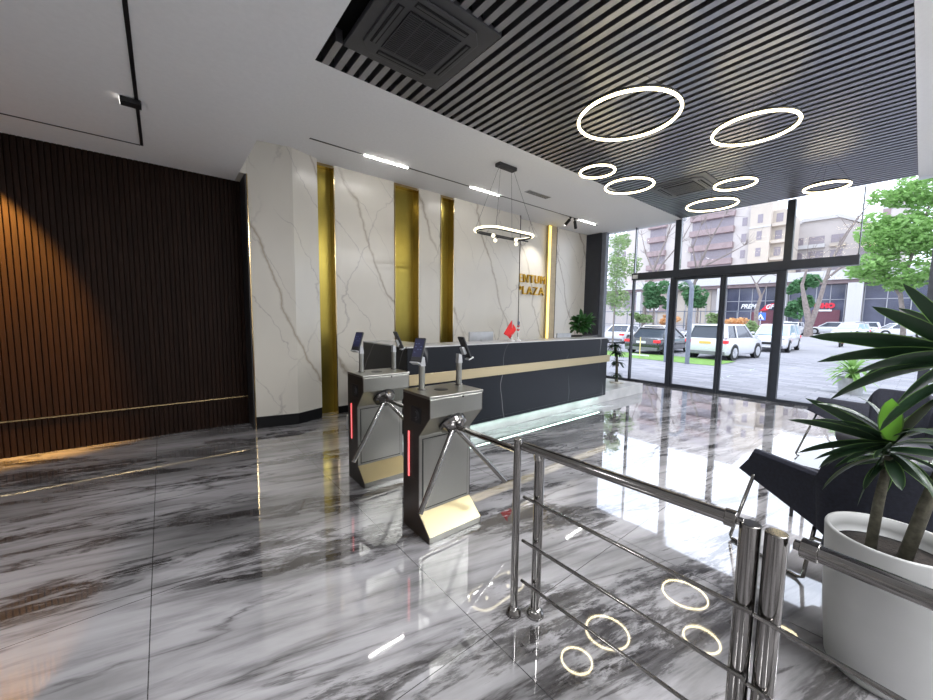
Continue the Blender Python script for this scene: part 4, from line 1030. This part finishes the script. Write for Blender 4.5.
# shop signs
t = thing('shop_sign', (BX-.2, 18, 4.2), 'white slanted lettering with a red swoosh over the dark shop window', 'sign')
text_mesh('PREMI', 1.05, .1, M['signw'], 'sign_letters', t, (BX-.1, 20.6, 3.75), (PI/2, 0, -PI/2), bold=.03, shear=.3, sx=.85)
MB().prism([(17.8, 3.3), (17.1, 4.25), (15.6, 4.75), (14.9, 4.75), (16.2, 4.2), (16.8, 3.4)], 'x', BX-.05, BX+.04).build('red_swoosh', M['signr'], t)
text_mesh('GP', 1.05, .1, M['signw'], 'sign_letters', t, (BX-.1, 17.1, 3.65), (PI/2, 0, -PI/2), bold=.03, shear=.3, sx=.85)
t = thing('shop_sign', (BX-.2, 9.8, 4.0), 'red shop sign with white underline beside the forked tree', 'sign')
text_mesh('OHO', .95, .1, M['signr'], 'sign_letters', t, (BX-.1, 10.9, 3.75), (PI/2, 0, -PI/2), bold=.09)
MB().box(BX-.1, BX, 8.9, 10.8, 3.2, 3.45).build('sign_underline', M['signw'], t)
t = thing('shop_sign', (BX-.2, 36, 3.8), 'pale lettering on the left building above the fence', 'sign')
text_mesh('IOVE TO', 1.5, .1, M['signw'], 'sign_letters', t, (BX-.1, 39.4, 3.5), (PI/2, 0, -PI/2), bold=.03, sx=.8)
MB().box(BX, BX+.1, 32.8, 40, 3.2, 5.0).build('sign_board', M['bbrown'], t)
# tower with brown balconies
TX = 90
t = thing('apartment_tower', (TX, 31, .1), 'tall cream apartment tower with stacks of mauve brown balconies', 'building')
MB().box(TX, TX+16, 22.6, 47.8, .1, 28.2).build('wall', M['bcream'], t)
MB().box(TX-.6, TX+14, 19.4, 22.6, .1, 24.6).build('beige_wing', M['bbeige'], t)
MB().box(TX+1, TX+12, 17.3, 19.4, .1, 22.4).build('beige_wing', M['bbeige'], t)
FH = 3.15
for (a, c) in ((38.2, 42.2), (25.2, 33.2)):
    for k in range(1, 7):
        z = 3.6+k*FH
        MB().box(TX-1.1, TX, a, c, z, z+1.15).build('balcony', M['bbrown'], t)
        w_ = MB().box(TX-.06, TX, a+.2, c-.2, z+1.15, z+FH).build('window', M['bwin'], t)
for (a, c, x) in ((35.1, 36.0, TX), (23.2, 24.0, TX), (20.6, 21.4, TX-.6), (17.9, 18.9, TX+1)):
    for k in range(1, 6):
        z = 4.2+k*FH; MB().box(x-.06, x, a, c, z+.3, z+1.9).build('window', M['bwin'], t)
for k in range(1, 6):
    z = 3.6+k*FH; MB().box(TX-.2, TX+1, 17.2, 19.3, z, z+.55).build('balcony', M['bbeige'], t)
for k in (2, 5): MB().box(TX-.75, TX-.601, 19.3, 22.7, 3.6+k*FH, 3.9+k*FH).build('cornice', M['bwhite'], t)
# far left block
t = thing('apartment_block', (110, 58, .1), 'pale far apartment block at the left edge of the glass', 'building')
MB().box(110, 122, 52.5, 64, .1, 27).build('wall', M['bwhite'], t)
for k in range(7):
    for j in range(4): MB().box(109.9, 110, 53.5+j*2.4, 54.7+j*2.4, 5+k*3.1, 6.6+k*3.1).build('window', M['bwin'], t)
# gabled block
GXB = 105
t = thing('gabled_apartment_block', (GXB, 14, .1), 'mid rise cream apartment block with low gabled roof and balconies', 'building')
MB().prism([(19.4, .1), (6.0, .1), (6.0, 19.2), (9.0, 20.6), (11.8, 22.2), (17.2, 22.2), (19.4, 20.8)], 'x', GXB, GXB+12).build('wall', M['bcream'], t)
MB().prism([(20.0, 20.7), (17.3, 22.9), (11.6, 22.9), (5.4, 19.4), (5.4, 18.9), (11.8, 22.2), (17.2, 22.2), (20.0, 20.1)], 'x', GXB-.5, GXB+12).build('roof', M['bwhite'], t)
for k in range(5):
    z = 4.6+k*3.0
    for (a, c) in ((17.0, 19.0), (13.8, 16.2), (11.0, 12.8), (7.0, 8.8)): MB().box(GXB-.08, GXB, a, c, z+.9, z+2.4).build('window', M['bwin'], t)
    MB().box(GXB-.9, GXB, 13.6, 19.2, z, z+.75).build('balcony', M['bwhite'], t)
    if k: MB().box(GXB-.6, GXB, 10.6, 12.9, z, z+.6).build('balcony', M['bbeige'], t)
# right tower
t = thing('apartment_tower', (100, 4.5, .1), 'narrow pale mauve tower behind the big leafy tree', 'building')
MB().box(100, 104, 2.6, 5.9, .1, 23.6).build('wall', M['bcream'], t)
MB().box(99.9, 99.999, 4.9, 5.8, 6, 23.0).build('glazed_strip', M['bbrown'], t)
for k in range(5): MB().box(99.85, 99.999, 2.6, 5.9, 8+k*3.4, 8.3+k*3.4).build('cornice', M['bwhite'], t)
